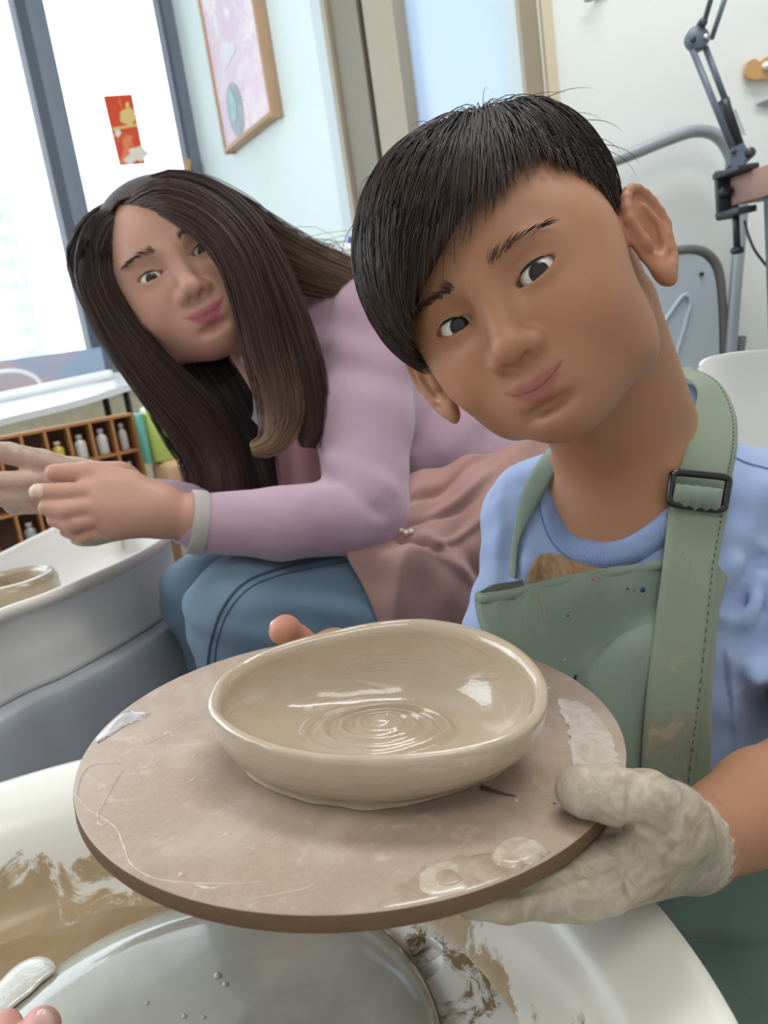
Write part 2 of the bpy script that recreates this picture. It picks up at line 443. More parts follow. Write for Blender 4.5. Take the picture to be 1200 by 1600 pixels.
# windows: frames + panes
def post(name, s, w, th, z0, z1, mat, parent, off=0.0):
    c = C3 - wdir * s + wnor * off; return pydata(name, *boxv(np.r_[c[:2], (z0 + z1) / 2], wdir * w / 2, wnor * th / 2, ZU * (z1 - z0) / 2), mat, parent, False)
def sw(px, py): return -np.dot(winplane(px, py) - C3, wdir)
sA, sB = sw(47, 140), sw(92, 140)                    # heavy mullion, left and right edge
sC, sD = sw(262, 100), sw(284, 100)                  # slim mullion by the corner
w1 = empty('window_1', C3 - wdir * (sB + sC) / 2 + ZU * sillz, kind='structure')
post('window_frame', (sC + sD) / 2, sC - sD, 0.07, sillz, 2.35, M_alu, w1)
post('window_frame', sC + 0.004, 0.012, 0.05, sillz, 2.35, M_alud, w1, 0.015)
post('window_pane', (sB + sC) / 2, sB - sC, 0.006, sillz, 2.35, M_glass, w1, -0.02)
post('window_frame', (sB + sC) / 2, sB - sC, 0.06, sillz, sillz + 0.05, M_alu, w1)
w0 = empty('window_2', C3 - wdir * (sA + 0.5) + ZU * sillz, kind='structure')
third = (sA - sB) / 3
post('window_frame', sA - third * 0.55, third * 1.1, 0.08, sillz, 2.35, M_alud, w0)
post('window_frame', sA - third * 1.6, third * 1.0, 0.06, sillz, 2.35, M_alu, w0, 0.012)
post('window_frame', sA - third * 2.55, third * 0.9, 0.08, sillz, 2.35, M_alu, w0)
post('window_pane', (sA + WL) / 2, WL - sA, 0.006, sillz, 2.35, M_glass, w0, -0.02)
post('window_frame', (sA + WL) / 2, WL - sA, 0.06, sillz, sillz + 0.05, M_alu, w0)
w2 = empty('window_3', C3 - wdir * sD / 2 + ZU * sillz, kind='structure')
post('window_pane', sD / 2, sD, 0.006, sillz, 2.35, M_glass, w2, -0.02)
post('window_frame', 0.012, 0.024, 0.06, sillz, 2.35, M_pale, w2)

# sliding glass door between the picture wall and the right wall
def dpost(name, px0, px1, py, mat, parent, th=0.06, off=0.0, z1=2.25):
    s0 = np.dot(wallplane(px0, py) - C3, pdir); s1 = np.dot(wallplane(px1, py) - C3, pdir); c = C3 + pdir * (s0 + s1) / 2 + pnor * off
    return pydata(name, *boxv(np.r_[c[:2], z1 / 2], pdir * abs(s1 - s0) / 2, pnor * th / 2, ZU * z1 / 2), mat, parent, False)
dr = empty('door_1', C3 + pdir * (s_door0 + s_door1) / 2, kind='structure')
dpost('door_jamb', 521, 541, 120, M_pale, dr, 0.05, 0.012)
dpost('door_trim', 541, 548, 120, M_tan2, dr, 0.05, 0.02)
dpost('door_stile', 548, 592, 120, M_tan, dr, 0.05, 0.01)
dpost('door_seal', 591, 603, 120, M_dark, dr, 0.04, 0.006)
dpost('door_stile', 602, 649, 120, M_tan2, dr, 0.05, 0.012)
t = NT('frosted_door_glass'); t.base(t.mix(t.noise(3), lin('B4D0F0'), lin('C3D2EE'))); t.set(rough=0.35, spec=0.5, coat=0.3, coatr=0.2)
dpost('door_pane', 649, 815, 120, t.m, dr, 0.012, 0.0)
dpost('door_stile', 815, 842, 100, M_pale, dr, 0.05, 0.012)
dpost('door_trim', 842, 848, 100, M_tan2, dr, 0.05, 0.018)
struct('trim_1', *boxv(np.r_[(DEND + rdir * 0.012 + rnor * 0.006)[:2], HC / 2], rdir * 0.010, rnor * 0.006, ZU * HC / 2), plain('corner_trim', 'D5C8AE', 0.6, 0.03))

# high-rise outside
bl = empty('street_building', W(-20, 450, 16), 'pale high-rise block with rows of windows outside the left window', 'building')
M_bld = plain('tower_render', 'DFE6E8', 0.8, 0.04, 2); M_bwin = plain('tower_window', '9FC4CC', 0.3, 0.05, 2)
bc = W(-15, 430, 16.0)
bx = np.array([1, 0.1, 0]) * 1.15; by = np.array([-0.1, 1, 0]) * 1.0
btop = W(-15, 330, 16.0)[2]
pydata('tower_wall', *boxv((bc[0], bc[1], btop / 2 - 4), bx, by, (0, 0, btop / 2 + 4)), M_bld, bl, False)
k = 0
for r_ in range(11):
    for c_ in (-0.62, 0.0, 0.62):
        pydata('tower_window', *boxv(np.array([bc[0], bc[1], btop - 0.35 - r_ * 0.42]) + bx * c_ - by * 1.0, bx * 0.2, by * 0.03, (0, 0, 0.085)), M_bwin, bl, False)
pydata('tower_column', *boxv((bc[0] + 0.98, bc[1] - 1.0, btop / 2 - 4), (0.06, 0, 0), (0, 0.06, 0), (0, 0, btop / 2 + 4)), M_bwin, bl, False)

# red new-year banner on the pane
def winquad(pts, off=0.0): return [winplane(a, b, off) for a, b in pts]
q = winquad([(161, 150), (206, 147), (227, 256), (187, 259)], 0.004)
cen = sum(q) / 4
ban = empty('new_year_banner', cen, 'small red and gold paper banner stuck on the bright window pane', 'banner')
t = NT('red_paper'); t.base(t.mix(t.ramp(t.noise(9, 2, 0.5, 1.2), 0.55, 0.6), lin('E2502C'), lin('EE8A5C'))); t.set(rough=0.7); t.b.inputs['Subsurface Weight'].default_value = 0.0
M_red = t.m
M_gold = plain('gold_print', 'F0CE84', 0.6, 0.05); M_cream = plain('cream_print', 'F3E6DA', 0.7, 0.04)
def flat(name, pts, nor, th, mat, parent=None):
    """thin polygon slab through world points"""
    n = len(pts); pts = [np.asarray(p, float) for p in pts]; nor = np.asarray(nor, float)
    V = [p + nor * th / 2 for p in pts] + [p - nor * th / 2 for p in pts]
    F = [tuple(range(n)), tuple(range(2 * n - 1, n - 1, -1))] + [(i, i + n, (i + 1) % n + n, (i + 1) % n) for i in range(n)]
    o = pydata(name, V, F, mat, parent, False)
    bm = bmesh.new(); bm.from_mesh(o.data); bmesh.ops.recalc_face_normals(bm, faces=bm.faces[:]); bm.to_mesh(o.data); bm.free()
    return o
flat('paper', q, wnor, 0.002, M_red, ban)
def wblob(name, cx, cy, rx, ry, mat, parent, off, lobes=0, amp=0.0, n=24):
    pts = []
    for i in range(n):
        a = 2 * math.pi * i / n; k_ = 1 + amp * math.cos(lobes * a); pts.append(winplane(cx + rx * k_ * math.cos(a), cy + ry * k_ * math.sin(a), off))
    return flat(name, pts, wnor, 0.0015, mat, parent)
wblob('gold_lantern', 200, 182, 13, 13, M_gold, ban, 0.0065, 5, 0.08)
wblob('gold_lantern_top', 199, 165, 3, 6, M_gold, ban, 0.0065)
wblob('cream_blossom', 184, 208, 5, 6, M_cream, ban, 0.0065, 5, 0.15)
wblob('cream_cloud', 216, 240, 15, 11, M_cream, ban, 0.0065, 5, 0.12)
wblob('cream_cloud', 203, 250, 9, 7, M_cream, ban, 0.008, 4, 0.12)
flat('gold_band', winquad([(175, 200), (214, 193), (215, 197), (176, 204)], 0.0065), wnor, 0.0015, M_gold, ban)

# wooden peg hook on the window post
hk = empty('wooden_hook', winplane(290, 270, 0.05), 'small natural wood branch hook on the slim window post behind the woman', 'hook')
M_wood = plain('light_wood', 'C79A6B', 0.6, 0.15, 25)
P = [winplane(294, 250, 0.06), winplane(293, 268, 0.065), winplane(289, 286, 0.06), winplane(270, 292, 0.06)]
add_tube('stem', crom(P, 12), np.linspace(0.012, 0.009, 12), M_wood, hk)
pydata('peg', *tube([winplane(286, 284, 0.03), winplane(285, 285, 0.09)], [0.011, 0.013], 12), plain('peg_white', 'F2F2F0', 0.4, 0.0), hk)

# framed painting on the picture wall
pq = [wallplane(*p) for p in ((300, -62), (391, -62), (443, 180), (360, 237))]
# make it a true upright rectangle in the wall
s0 = np.dot(wallplane(366, 225) - C3, pdir); s1 = np.dot(wallplane(442, 180) - C3, pdir)
zb = (wallplane(360, 237)[2] + wallplane(443, 180)[2]) / 2; zt = zb + 0.95
pc = C3 + pdir * (s0 + s1) / 2 + ZU * (zb + zt) / 2 + pnor * 0.02; hw = abs(s1 - s0) / 2; hh = (zt - zb) / 2
pic = empty('framed_painting', pc, 'pink and lilac abstract painting in a thin wood frame on the wall', 'painting')
t = NT('painting_canvas')
b1 = t.mix(t.ramp(t.noise(5, 5, 0.65, 1.0), 0.38, 0.6), lin('F6E9EE'), lin('E6D3E2'))
b2 = t.mix(t.ramp(t.noise(16, 6, 0.7, 1.5), 0.55, 0.62), b1, lin('F0CBD3'))
b3 = t.mix(t.ramp(t.noise(8, 4, 0.6, 2.0), 0.6, 0.7), b2, lin('F6F2F6'))
t.base(b3); t.set(rough=0.8); t.bump(t.noise(60), 0.3, 0.002)
pydata('canvas', *boxv(pc, pdir * hw, pnor * 0.012, ZU * hh), t.m, pic, False)
M_pfr = plain('painting_frame_wood', 'BE9878', 0.55, 0.08, 20)
for nm, c, a, b in (('frame_side', pdir * hw, 0.007, hh + 0.012), ('frame_side', -pdir * hw, 0.007, hh + 0.012), ('frame_rail', ZU * hh, hw, 0.007), ('frame_rail', -ZU * hh, hw, 0.007)):
    abox(nm, pc + c, pdir * a, pnor * 0.019, ZU * b, M_pfr, pic, 0.002)
def pblob(name, u, v, ru, rv, mat, off, lob=0, amp=0.0):
    pts = []
    for i in range(28):
        a = 2 * math.pi * i / 28; kk = 1 + amp * math.cos(lob * a + 0.7)
        pts.append(pc + pdir * (u + ru * kk * math.cos(a)) + ZU * (v + rv * kk * math.sin(a)) + pnor * off)
    return flat(name, pts, pnor, 0.001, mat, pic)
jc = wallplane(383, 172); ju = np.dot(jc - pc, pdir); jv = jc[2] - pc[2]
pblob('painted_jar', ju, jv, 0.062, 0.085, plain('jar_grey', 'B9BFC6', 0.8, 0.2, 20), 0.0135, 2, 0.06)
pblob('painted_jar_light', ju - 0.012, jv + 0.015, 0.03, 0.05, plain('jar_teal', 'B5D6D8', 0.8, 0.15, 25), 0.0155, 3, 0.1)
pblob('painted_cloth', ju + 0.02, jv + 0.16, 0.06, 0.03, plain('paint_white', 'EDEBF2', 0.8, 0.1, 20), 0.0135, 3, 0.2)

# ------------------------------------------------------------------ left background: table, tray shelf, jars
tw = plain('table_white_gloss', 'F1F3F3', 0.25, 0.03, 9, 0.1, 60, coat=0.3)
tA, tB, tC = W(0, 655, 1.62), W(208, 599, 1.80), W(60, 607, 2.15)
tno = np.cross(tB - tA, tC - tA); tno /= np.linalg.norm(tno); tno = tno if tno[2] > 0 else -tno
def ontab(px, py, off=0.0): return onplane(px, py, tA + tno * off, tno)
edge = crom([ontab(*q) for q in ((-170, 702), (0, 655), (110, 628), (190, 604), (210, 596), (212, 588), (190, 581), (120, 593), (0, 618), (-170, 652))], 70, True)
tbl = empty('work_table', np.r_[edge.mean(0)[:2], 0], 'white topped work table with slim black legs under the window', 'table')
flat('tabletop', list(edge - tno * 0.007), tno, 0.014, tw, tbl)
M_blk = plain('black_metal', '1B1C1F', 0.45, 0.05, 20)
for (px, py) in ((160, 604), (192, 594), (-120, 676), (-120, 650)):
    p = ontab(px, py, -0.014); pydata('leg', *tube([np.r_[p[:2], 0.0], p], 0.0085, 8), M_blk, tbl)
# things on the table
a_, b_ = ontab(-60, 640, 0.012), ontab(178, 587, 0.012)
a_, b_ = ontab(-60, 633, 0.0125), ontab(176, 584, 0.0125)
o = pydata('rolled_paper', *tube([a_, a_ * 0.98 + b_ * 0.02, (a_ + b_) / 2, b_ * 0.98 + a_ * 0.02, b_], [0.010, 0.012, 0.012, 0.012, 0.010], 14), plain('white_roll', 'EDEFF1', 0.5, 0.03, 12))
tag(o, 'long thin white roll lying across the white table', 'paper roll')
hp = ontab(14, 612, 0.006)
hoop = [hp + wdir * 0.085 * math.cos(a) + ZU * (0.055 * math.sin(a)) for a in np.linspace(0, math.pi, 22)]
o = add_tube('bent_handle', hoop, 0.006, plain('white_handle', 'F0F2F4', 0.4, 0.0), None); tag(o, 'white arched hoop standing on the table behind the long roll', 'hoop')
# leaning painting on the sill
lp = empty('leaning_canvas', winplane(60, 585, 0.06), 'unframed pastel pink and blue canvas leaning under the window', 'canvas')
t = NT('pastel_canvas'); t.base(t.mix(t.ramp(t.noise(3.2, 3, 0.5, 0.6), 0.42, 0.58), lin('AFC2DE'), lin('DDBFC6'))); t.set(rough=0.8)
lt = [winplane(-80, 583, 0.05), winplane(152, 536, 0.05)]; zt3 = (lt[0][2] + lt[1][2]) / 2
cc = (lt[0] + lt[1]) / 2; cc[2] = zt3 - 0.06
lcv = pydata('canvas', *boxv(cc + wnor * 0.02, (lt[1] - lt[0]) / 2 * np.array([1, 1, 0]), wnor * 0.012, ZU * 0.06), t.m, lp, False)
pydata('stretcher_bar', *boxv(cc + wnor * 0.0 - ZU * 0.05, (lt[1] - lt[0]) / 2 * np.array([1, 1, 0]), wnor * 0.008, ZU * 0.012), M_wood, lp, False)

# compartment tray with little bottles
SD = 1.50
tr0 = W(208, 645, 1.62)                      # top right corner of the tray front
sdir, snor = wdir, wnor
tray = empty('compartment_tray', tr0, 'wooden compartment rack with grid of small pigeonholes holding bottles', 'rack')
M_tray = plain('tray_wood', 'B8804E', 0.6, 0.12, 22); M_trayb = plain('tray_back_brown', '6E5348', 0.8, 0.1, 14)
cw = 0.0430; ch_ = 0.0725; NC, NR = 9, 6; thk = 0.0055; dep = 0.05
def tp(u, v, w=0.0): return tr0 - sdir * u - ZU * v - snor * w      # u leftwards, v downwards, w back
Wt, Ht = NC * cw + thk, NR * ch_ + thk
def tbox(name, u0, u1, v0, v1, w0_, w1_, mat):
    return pydata(name, *boxv(tp((u0 + u1) / 2, (v0 + v1) / 2, (w0_ + w1_) / 2), sdir * (u1 - u0) / 2, snor * (w1_ - w0_) / 2, ZU * (v1 - v0) / 2), mat, tray, False)
tbox('back_panel', 0, Wt, 0, Ht, dep - 0.003, dep + 0.003, M_trayb)
for c_ in range(NC + 1):
    tbox('divider' if 0 < c_ < NC else 'side_board', c_ * cw, c_ * cw + thk, 0, Ht, 0, dep, M_tray)
for r_ in range(NR + 1):
    for c_ in range(NC):
        tbox('shelf_slat', c_ * cw + thk, (c_ + 1) * cw, r_ * ch_, r_ * ch_ + thk, 0.001, dep, M_tray)
def bottle(c_, r_, col, h_=0.045, rr=0.0125, lab='', capc='DADADA'):
    p = tp((c_ + 0.5) * cw + thk / 2, (r_ + 1) * ch_ - 0.0002, 0.022)
    b = empty('paint_bottle', p, lab, 'bottle', 'small bottles in the compartment rack')
    prof = [(0.0005, 0), (rr * 0.92, 0), (rr, 0.003), (rr, h_ * 0.62), (rr * 0.85, h_ * 0.72), (rr * 0.42, h_ * 0.80), (rr * 0.42, h_ * 0.86), (0.0005, h_ * 0.86)]
    pydata('bottle_body', *lathe(prof, p, n=16), plain('bottle_' + col, col, 0.25, 0.06, 60, coat=0.4), b)
    pydata('bottle_cap', *lathe([(0.0005, h_ * 0.84), (rr * 0.55, h_ * 0.84), (rr * 0.55, h_), (0.0005, h_)], p, n=14), plain('cap_' + capc, capc, 0.4, 0.0), b)
bottle(0, 0, 'C9C3BC', 0.055, 0.009, 'slim clear bottle in the top right pigeonhole of the rack')
bottle(1, 0, 'D7D5D2', 0.052, 0.0115, 'white bottle second from the right in the rack top row')
bottle(2, 0, 'DDDAD3', 0.048, 0.012, 'chalk white bottle beside the yellow one in the rack top row')
bottle(3, 0, 'D9BC5A', 0.043, 0.012, 'yellow bottle with pale cap in the rack top row', 'E8E0B8')
bottle(0, 1, 'B8B4AE', 0.048, 0.010, 'clear grey bottle in the rightmost second-row pigeonhole of the rack', 'D8D8D4')
bottle(5, 1, 'D6D6D8', 0.050, 0.012, 'white bottle below the clay-covered hands in the rack')
bottle(4, 1, 'D66B8E', 0.042, 0.012, 'pink bottle in the rack below the hands, upper of two pink ones', 'E6C8CF')
bottle(5, 2, 'A9A6A2', 0.046, 0.012, 'grey bottle low in the rack just above the basin rim')
bottle(4, 2, 'C84F86', 0.044, 0.012, 'magenta pink bottle low in the rack above the basin rim', 'E08FB0')
bottle(0, 3, '8A8178', 0.046, 0.012, 'dark bottle in the lowest visible right corner of the rack')
tray.location.z = tray.location.z
stand = abox('tray_bench', tp(Wt / 2, Ht + (tr0[2] - Ht) / 2, dep / 2 + 0.02), sdir * (Wt / 2 - 0.01), snor * 0.045, ZU * (tr0[2] - Ht) / 2, plain('bench_grey', '8F8A84', 0.7, 0.08), None, 0.004)
tag(stand, 'low grey bench under the wooden compartment rack', 'bench')

# green canister, teal book, beige stool beside the tray
gp = W(243, 716, 1.66)
st = empty('beige_stool', np.r_[W(262, 760, 1.66)[:2], 0], 'light beige wooden stool with rounded seat beside the compartment rack', 'stool')
sc_ = W(264, 745, 1.66); sth = 0.05
abox('seat', np.array([sc_[0] + 0.032, sc_[1] + 0.01, W(258, 718, 1.66)[2] - 0.05]), sdir * 0.052, snor * 0.055, ZU * 0.05, plain('stool_beige', 'CDA582', 0.5, 0.06, 15), st, 0.014, 3)
zs = W(258, 718, 1.66)[2]
for i in (-1, 1):
    for j in (-1, 1):
        p = np.array([sc_[0] + 0.032, sc_[1] + 0.01, 0]) + sdir * 0.038 * i + snor * 0.045 * j
        pydata('leg', *tube([p, np.r_[p[:2], zs - 0.09]], 0.011, 10), plain('stool_leg', 'B58E68', 0.5, 0.06), st)
ca = np.array([sc_[0] + 0.001, sc_[1] + 0.012, zs])
cn = empty('green_canister', ca, 'yellow-green cylindrical canister with a white lid on the beige stool', 'canister')
hgt = np.linalg.norm(W(252, 632, 1.66) - W(258, 716, 1.66))
pydata('can_body', *lathe([(0.001, 0), (0.036, 0), (0.0375, 0.004), (0.0375, hgt * 0.9), (0.036, hgt * 0.92), (0.001, hgt * 0.92)], ca, n=32), plain('canister_green', 'B5C866', 0.35, 0.1, 25), cn)
pydata('can_lid', *lathe([(0.001, hgt * 0.9), (0.033, hgt * 0.9), (0.033, hgt * 0.98), (0.030, hgt), (0.001, hgt)], ca, n=32), plain('canister_lid', 'EEF4DF', 0.3, 0.02), cn)
tb_ = ca - sdir * 0.0427 - snor * 0.012
o = abox('teal_book', tb_ + ZU * hgt * 0.46, sdir * 0.005, snor * 0.034, ZU * hgt * 0.46, plain('teal_cover', '6DB5A6', 0.5, 0.08, 10), None, 0.002); tag(o, 'thin teal book standing upright left of the green canister', 'book')

# small cup with blue pens behind the woman's shoulder
cp = W(540, 402, 1.62)
sh = abox('side_shelf', cp + np.array([0, 0, -0.016 - 0.004]) , pdir * 0.16, pnor * 0.12, ZU * 0.012, plain('shelf_white', 'E9ECEC', 0.5, 0.02), None, 0.003); tag(sh, 'small white shelf behind the woman holding a pen cup', 'shelf')
cu = empty('pen_cup', cp - ZU * 0.0075, 'white cup with pens on the white shelf behind the woman', 'cup')
cprof = [(0.001, 0), (0.026, 0), (0.031, 0.03), (0.0285, 0.03), (0.0245, 0.004), (0.001, 0.004)]
pydata('cup_body', *lathe(cprof, cp - ZU * 0.0075, n=24), plain('cup_white', 'E6EAF2', 0.3, 0.0), cu)
for i, (dx, c_) in enumerate(((0.008, '2B3FB0'), (-0.012, '5B67B8'))):
    b = cp + RGT * dx - ZU * 0.003; tpz = b + UPV * (0.045 if i == 0 else 0.026)
    o = pydata('ballpoint_pen', *tube([b, b * 0.1 + tpz * 0.9, tpz], [0.004, 0.004, 0.002], 10), plain('pen_' + c_, c_, 0.35, 0.0))
    tag(o, ('tall blue pen standing in the white cup', 'short violet-blue pen leaning in the white cup')[i], 'pen')

# ------------------------------------------------------------------ right background: folding chair, desk, lamp, white chair
M_tubeg = plain('chair_tube_grey', '9FA6AC', 0.4, 0.03, 10, metal=0.2); M_tubed = plain('chair_rim_grey', '6A6B68', 0.5, 0.05, 10)
M_panel = plain('chair_panel_bluegrey', 'B9C4CE', 0.5, 0.04, 8, 0.05, 80)
fc = empty('folding_chair', rplane(1080, 900, 0.08) * np.array([1, 1, 0]), 'folded grey metal chair leaning on the white wall behind the boy', 'chair')
def rp(px, py, off=0.06): return rplane(px, py, off)
path = [rp(860, 300), rp(930, 262), rp(985, 241), rp(1045, 217), rp(1085, 205), rp(1118, 211), rp(1140, 240), rp(1157, 300), rp(1158, 345), rp(1150, 440), rp(1141, 560), rp(1135, 700), rp(1131, 820)]
add_tube('frame_tube', path, 0.0115, M_tubeg, fc, 12, 80)
# panel with rounded outline and rim
pw = [(905, 470), (930, 425), (985, 403), (1050, 394), (1085, 391), (1108, 400), (1122, 425), (1128, 480), (1130, 560), (1130, 640), (1128, 760), (930, 780), (905, 640)]
pl = crom([rp(a, b, 0.05) for a, b in pw], 90, True)
rim = list(pl); v, f = tube(np.vstack([pl, pl[:1]]), 0.010, 10, False); pydata('seat_rim', v, f, M_tubed, fc)
pin = crom([rp(a + (6 if a < 1000 else -8), b + 6, 0.052) for a, b in pw], 90, True)
flat('seat_panel', list(pin), rnor, 0.010, M_panel, fc)
add_tube('panel_ridge', [rp(1000, 560, 0.059), rp(1045, 492, 0.059), rp(1068, 462, 0.059), rp(1079, 472, 0.059), rp(1072, 500, 0.059), rp(1055, 560, 0.059)], 0.004, M_panel, fc, 8, 40)
pydata('screw', *lathe([(0.0005, 0.003), (0.003, 0.0025), (0.0042, 0), (0.0042, -0.003)], rp(1097, 428, 0.060), rnor, 12), M_dark, fc)
for dx in (0.0,):
    pydata('foot_cap', *tube([rp(1131, 800), rp(1130, 850)], 0.014, 12), M_dark, fc)
add_tube('cross_bar', [rp(905, 640, 0.04), rp(1135, 640, 0.04)], 0.008, M_tubeg, fc)
add_tube('rear_leg', [rp(1160, 525, 0.035), rp(1152, 585, 0.035), rp(1146, 800, 0.035)], 0.008, M_tubed, fc)

dk = empty('wall_desk', rplane(1230, 600, 0.3) * np.array([1, 1, 0]), 'brown edged wooden desk board with dark legs at the right edge', 'desk')
LD = 1.28                                        # depth of the clamp
d0 = W(1141, 298, LD)
ddir = np.array([0.93, 0.36, 0.0]); ddir /= np.linalg.norm(ddir)
top_z = (W(1140, 278, LD)[2]); bot_z = W(1140, 322, LD)[2]; tz_ = (top_z + bot_z) / 2; th_ = (top_z - bot_z) / 2
e0 = np.r_[W(1141, 298, LD)[:2], tz_]; e1 = np.r_[W(1215, 262, 1.16)[:2], tz_]
ev = e1 - e0; ev /= np.linalg.norm(ev); inw = np.array([-ev[1], ev[0], 0]); inw = inw if inw[1] > 0 else -inw
abox('board', e0 + ev * 0.2 + inw * 0.11, ev * 0.2, inw * 0.11, ZU * th_, plain('desk_wood_brown', 'A9867A', 0.55, 0.08, 18), dk, 0.002)
for u, w_ in ((0.085, 0.02), (0.37, 0.02), (0.085, 0.2), (0.37, 0.2)):
    p = e0 + ev * u + inw * w_; abox('leg', np.r_[p[:2], (tz_ - th_) / 2], ev * 0.012, inw * 0.012, ZU * (tz_ - th_) / 2, M_alud, dk, 0.001)
lm = empty('swing_arm_lamp', W(1150, 300, LD), 'black swing-arm desk lamp clamped to the brown board', 'lamp')
M_lamp = plain('lamp_black', '30353D', 0.4, 0.08, 25); M_lampb = plain('lamp_bluegrey', '5C6675', 0.4, 0.06, 25)
def L(px, py, dd=0.0): return W(px, py, LD + dd)
add_tube('upper_arm', [L(1128, -60), L(1098, 42)], 0.0042, M_lamp, lm); add_tube('upper_arm', [L(1152, -60, 0.012), L(1112, 60, 0.012)], 0.0042, M_lampb, lm)
vn = -FWD
def disc(name, px, py, r, th, mat, dd=0.0, n=20): return pydata(name, *lathe([(0.0005, th), (r * 0.9, th), (r, th * 0.8), (r, -th), (0.0005, -th)], L(px, py, dd), vn, n), mat, lm)
disc('elbow_plate', 1089, 61, 0.0185, 0.007, M_lampb); disc('elbow_bolt', 1080, 66, 0.005, 0.010, M_lamp); disc('elbow_bolt', 1101, 62, 0.005, 0.010, plain('bolt_steel', 'B9BCC2', 0.3, 0, metal=0.8))
disc('elbow_bolt', 1095, 40, 0.007, 0.012, M_lamp)
add_tube('lower_arm', [L(1082, 78), L(1147, 238)], 0.0052, M_lampb, lm); add_tube('lower_arm', [L(1102, 74, 0.012), L(1137, 166, 0.012)], 0.0052, M_lampb, lm)
add_tube('spring_sleeve', [L(1130, 157, 0.012), L(1135, 170, 0.012), L(1157, 232, 0.012)], [0.010, 0.0085, 0.0075], M_lamp, lm)
sp = [L(1147 + 15 * s_ + 2 * math.cos(s_ * 70), 170 + 40 * s_ , -0.002 + 0.003 * math.sin(s_ * 70)) for s_ in np.linspace(0, 1, 90)]
add_tube('spring', sp, 0.0012, plain('spring_steel', 'C8CBD0', 0.3, 0, metal=0.9), lm, 6)
flat('base_bracket', [L(1138, 236), L(1158, 226), L(1170, 244), L(1166, 252), L(1150, 268), L(1136, 262)], vn, 0.016, M_lampb, lm)
disc('bracket_bolt', 1143, 241, 0.004, 0.011, M_lamp); disc('bracket_knob', 1168, 243, 0.008, 0.014, M_lamp)
add_tube('swivel_post', [L(1152, 255), L(1152, 285)], 0.0075, M_lamp, lm)
def clamp(px0, py0, px1, py1, px2, py2, wy, mat, name):
    return None
e_cl = np.r_[L(1139, 300)[:2], tz_] - ev * 0.004
abox('clamp_jaw', np.r_[(e_cl + ev * 0.030)[:2], tz_ + th_ + 0.005] - inw * 0.004, ev * 0.036, inw * 0.018, ZU * 0.0045, M_lamp, lm, 0.002)
abox('clamp_back', np.r_[(e_cl - ev * 0.003)[:2], tz_ - 0.003], ev * 0.0045, inw * 0.018, ZU * (th_ + 0.016), M_lamp, lm, 0.002)
abox('clamp_jaw', np.r_[(e_cl + ev * 0.026)[:2], tz_ - th_ - 0.012] - inw * 0.004, ev * 0.033, inw * 0.016, ZU * 0.005, M_lamp, lm, 0.002)
disc('clamp_bolt', 1130, 301, 0.0085, 0.012, M_lamp)
cs = np.r_[(e_cl + ev * 0.02)[:2], tz_ - th_ - 0.012]
pydata('clamp_screw', *tube([cs + ZU * 0.01, cs - ZU * 0.055], 0.0055, 10), M_lamp, lm)
o = pydata('screw_handle', *lathe([(0.0005, 0.006), (0.009, 0.005), (0.011, 0), (0.009, -0.005), (0.0005, -0.006)], cs - ZU * 0.058, ZU, 16), M_lamp, lm)
add_tube('lamp_cable', [L(1163, 345, -0.02), L(1170, 370, -0.02), L(1184, 398, -0.02), L(1215, 430, -0.02), L(1260, 440, -0.02)], 0.0022, M_lamp, lm, 8, 24)

# small wall tools
wt = empty('wooden_rib', rplane(1185, 108, 0.012), 'scalloped light wood potter rib hanging on the white wall at right', 'pottery tool')
outl = crom([rplane(a, b, 0.012) for a, b in ((1164, 112), (1166, 99), (1177, 93), (1186, 97), (1196, 90), (1212, 86), (1226, 96), (1226, 112), (1205, 122), (1180, 125), (1168, 122))], 44, True)
flat('rib_body', list(outl), rnor, 0.008, plain('rib_wood', 'D2A36C', 0.5, 0.08, 22), wt)
pydata('hanging_pin', *lathe([(0.0005, 0.008), (0.006, 0.006), (0.007, 0), (0.003, -0.016)], rplane(1197, 103, 0.02), rnor, 16), plain('pin_white', 'F4F4F2', 0.3, 0), wt)
sk = empty('metal_scraper', rplane(1195, 160, 0.01), 'thin steel scraper blade hanging on the wall below the wooden rib', 'pottery tool')
flat('blade', [rplane(a, b, 0.006) for a, b in ((1180, 164), (1192, 158), (1215, 152), (1215, 164), (1195, 166))], rnor, 0.003, plain('scraper_steel', '8E9094', 0.35, 0, metal=0.6), sk)
add_tube('handle', [rplane(1212, 158, 0.010), rplane(1250, 150, 0.010)], 0.006, M_wood, sk)
hk2 = empty('wall_hook', rplane(922, -2, 0.01), 'tiny grey metal hook on the white wall at the top edge', 'hook')
add_tube('hook_wire', [rplane(940, -14, 0.004), rplane(930, -4, 0.014), rplane(922, 0, 0.018), rplane(913, 1, 0.016)], 0.0028, M_tubeg, hk2, 8, 14)
pydata('hook_plate', *boxv(rplane(938, -16, 0.002), rdir * 0.012, rnor * 0.002, ZU * 0.012), M_tubeg, hk2, False)

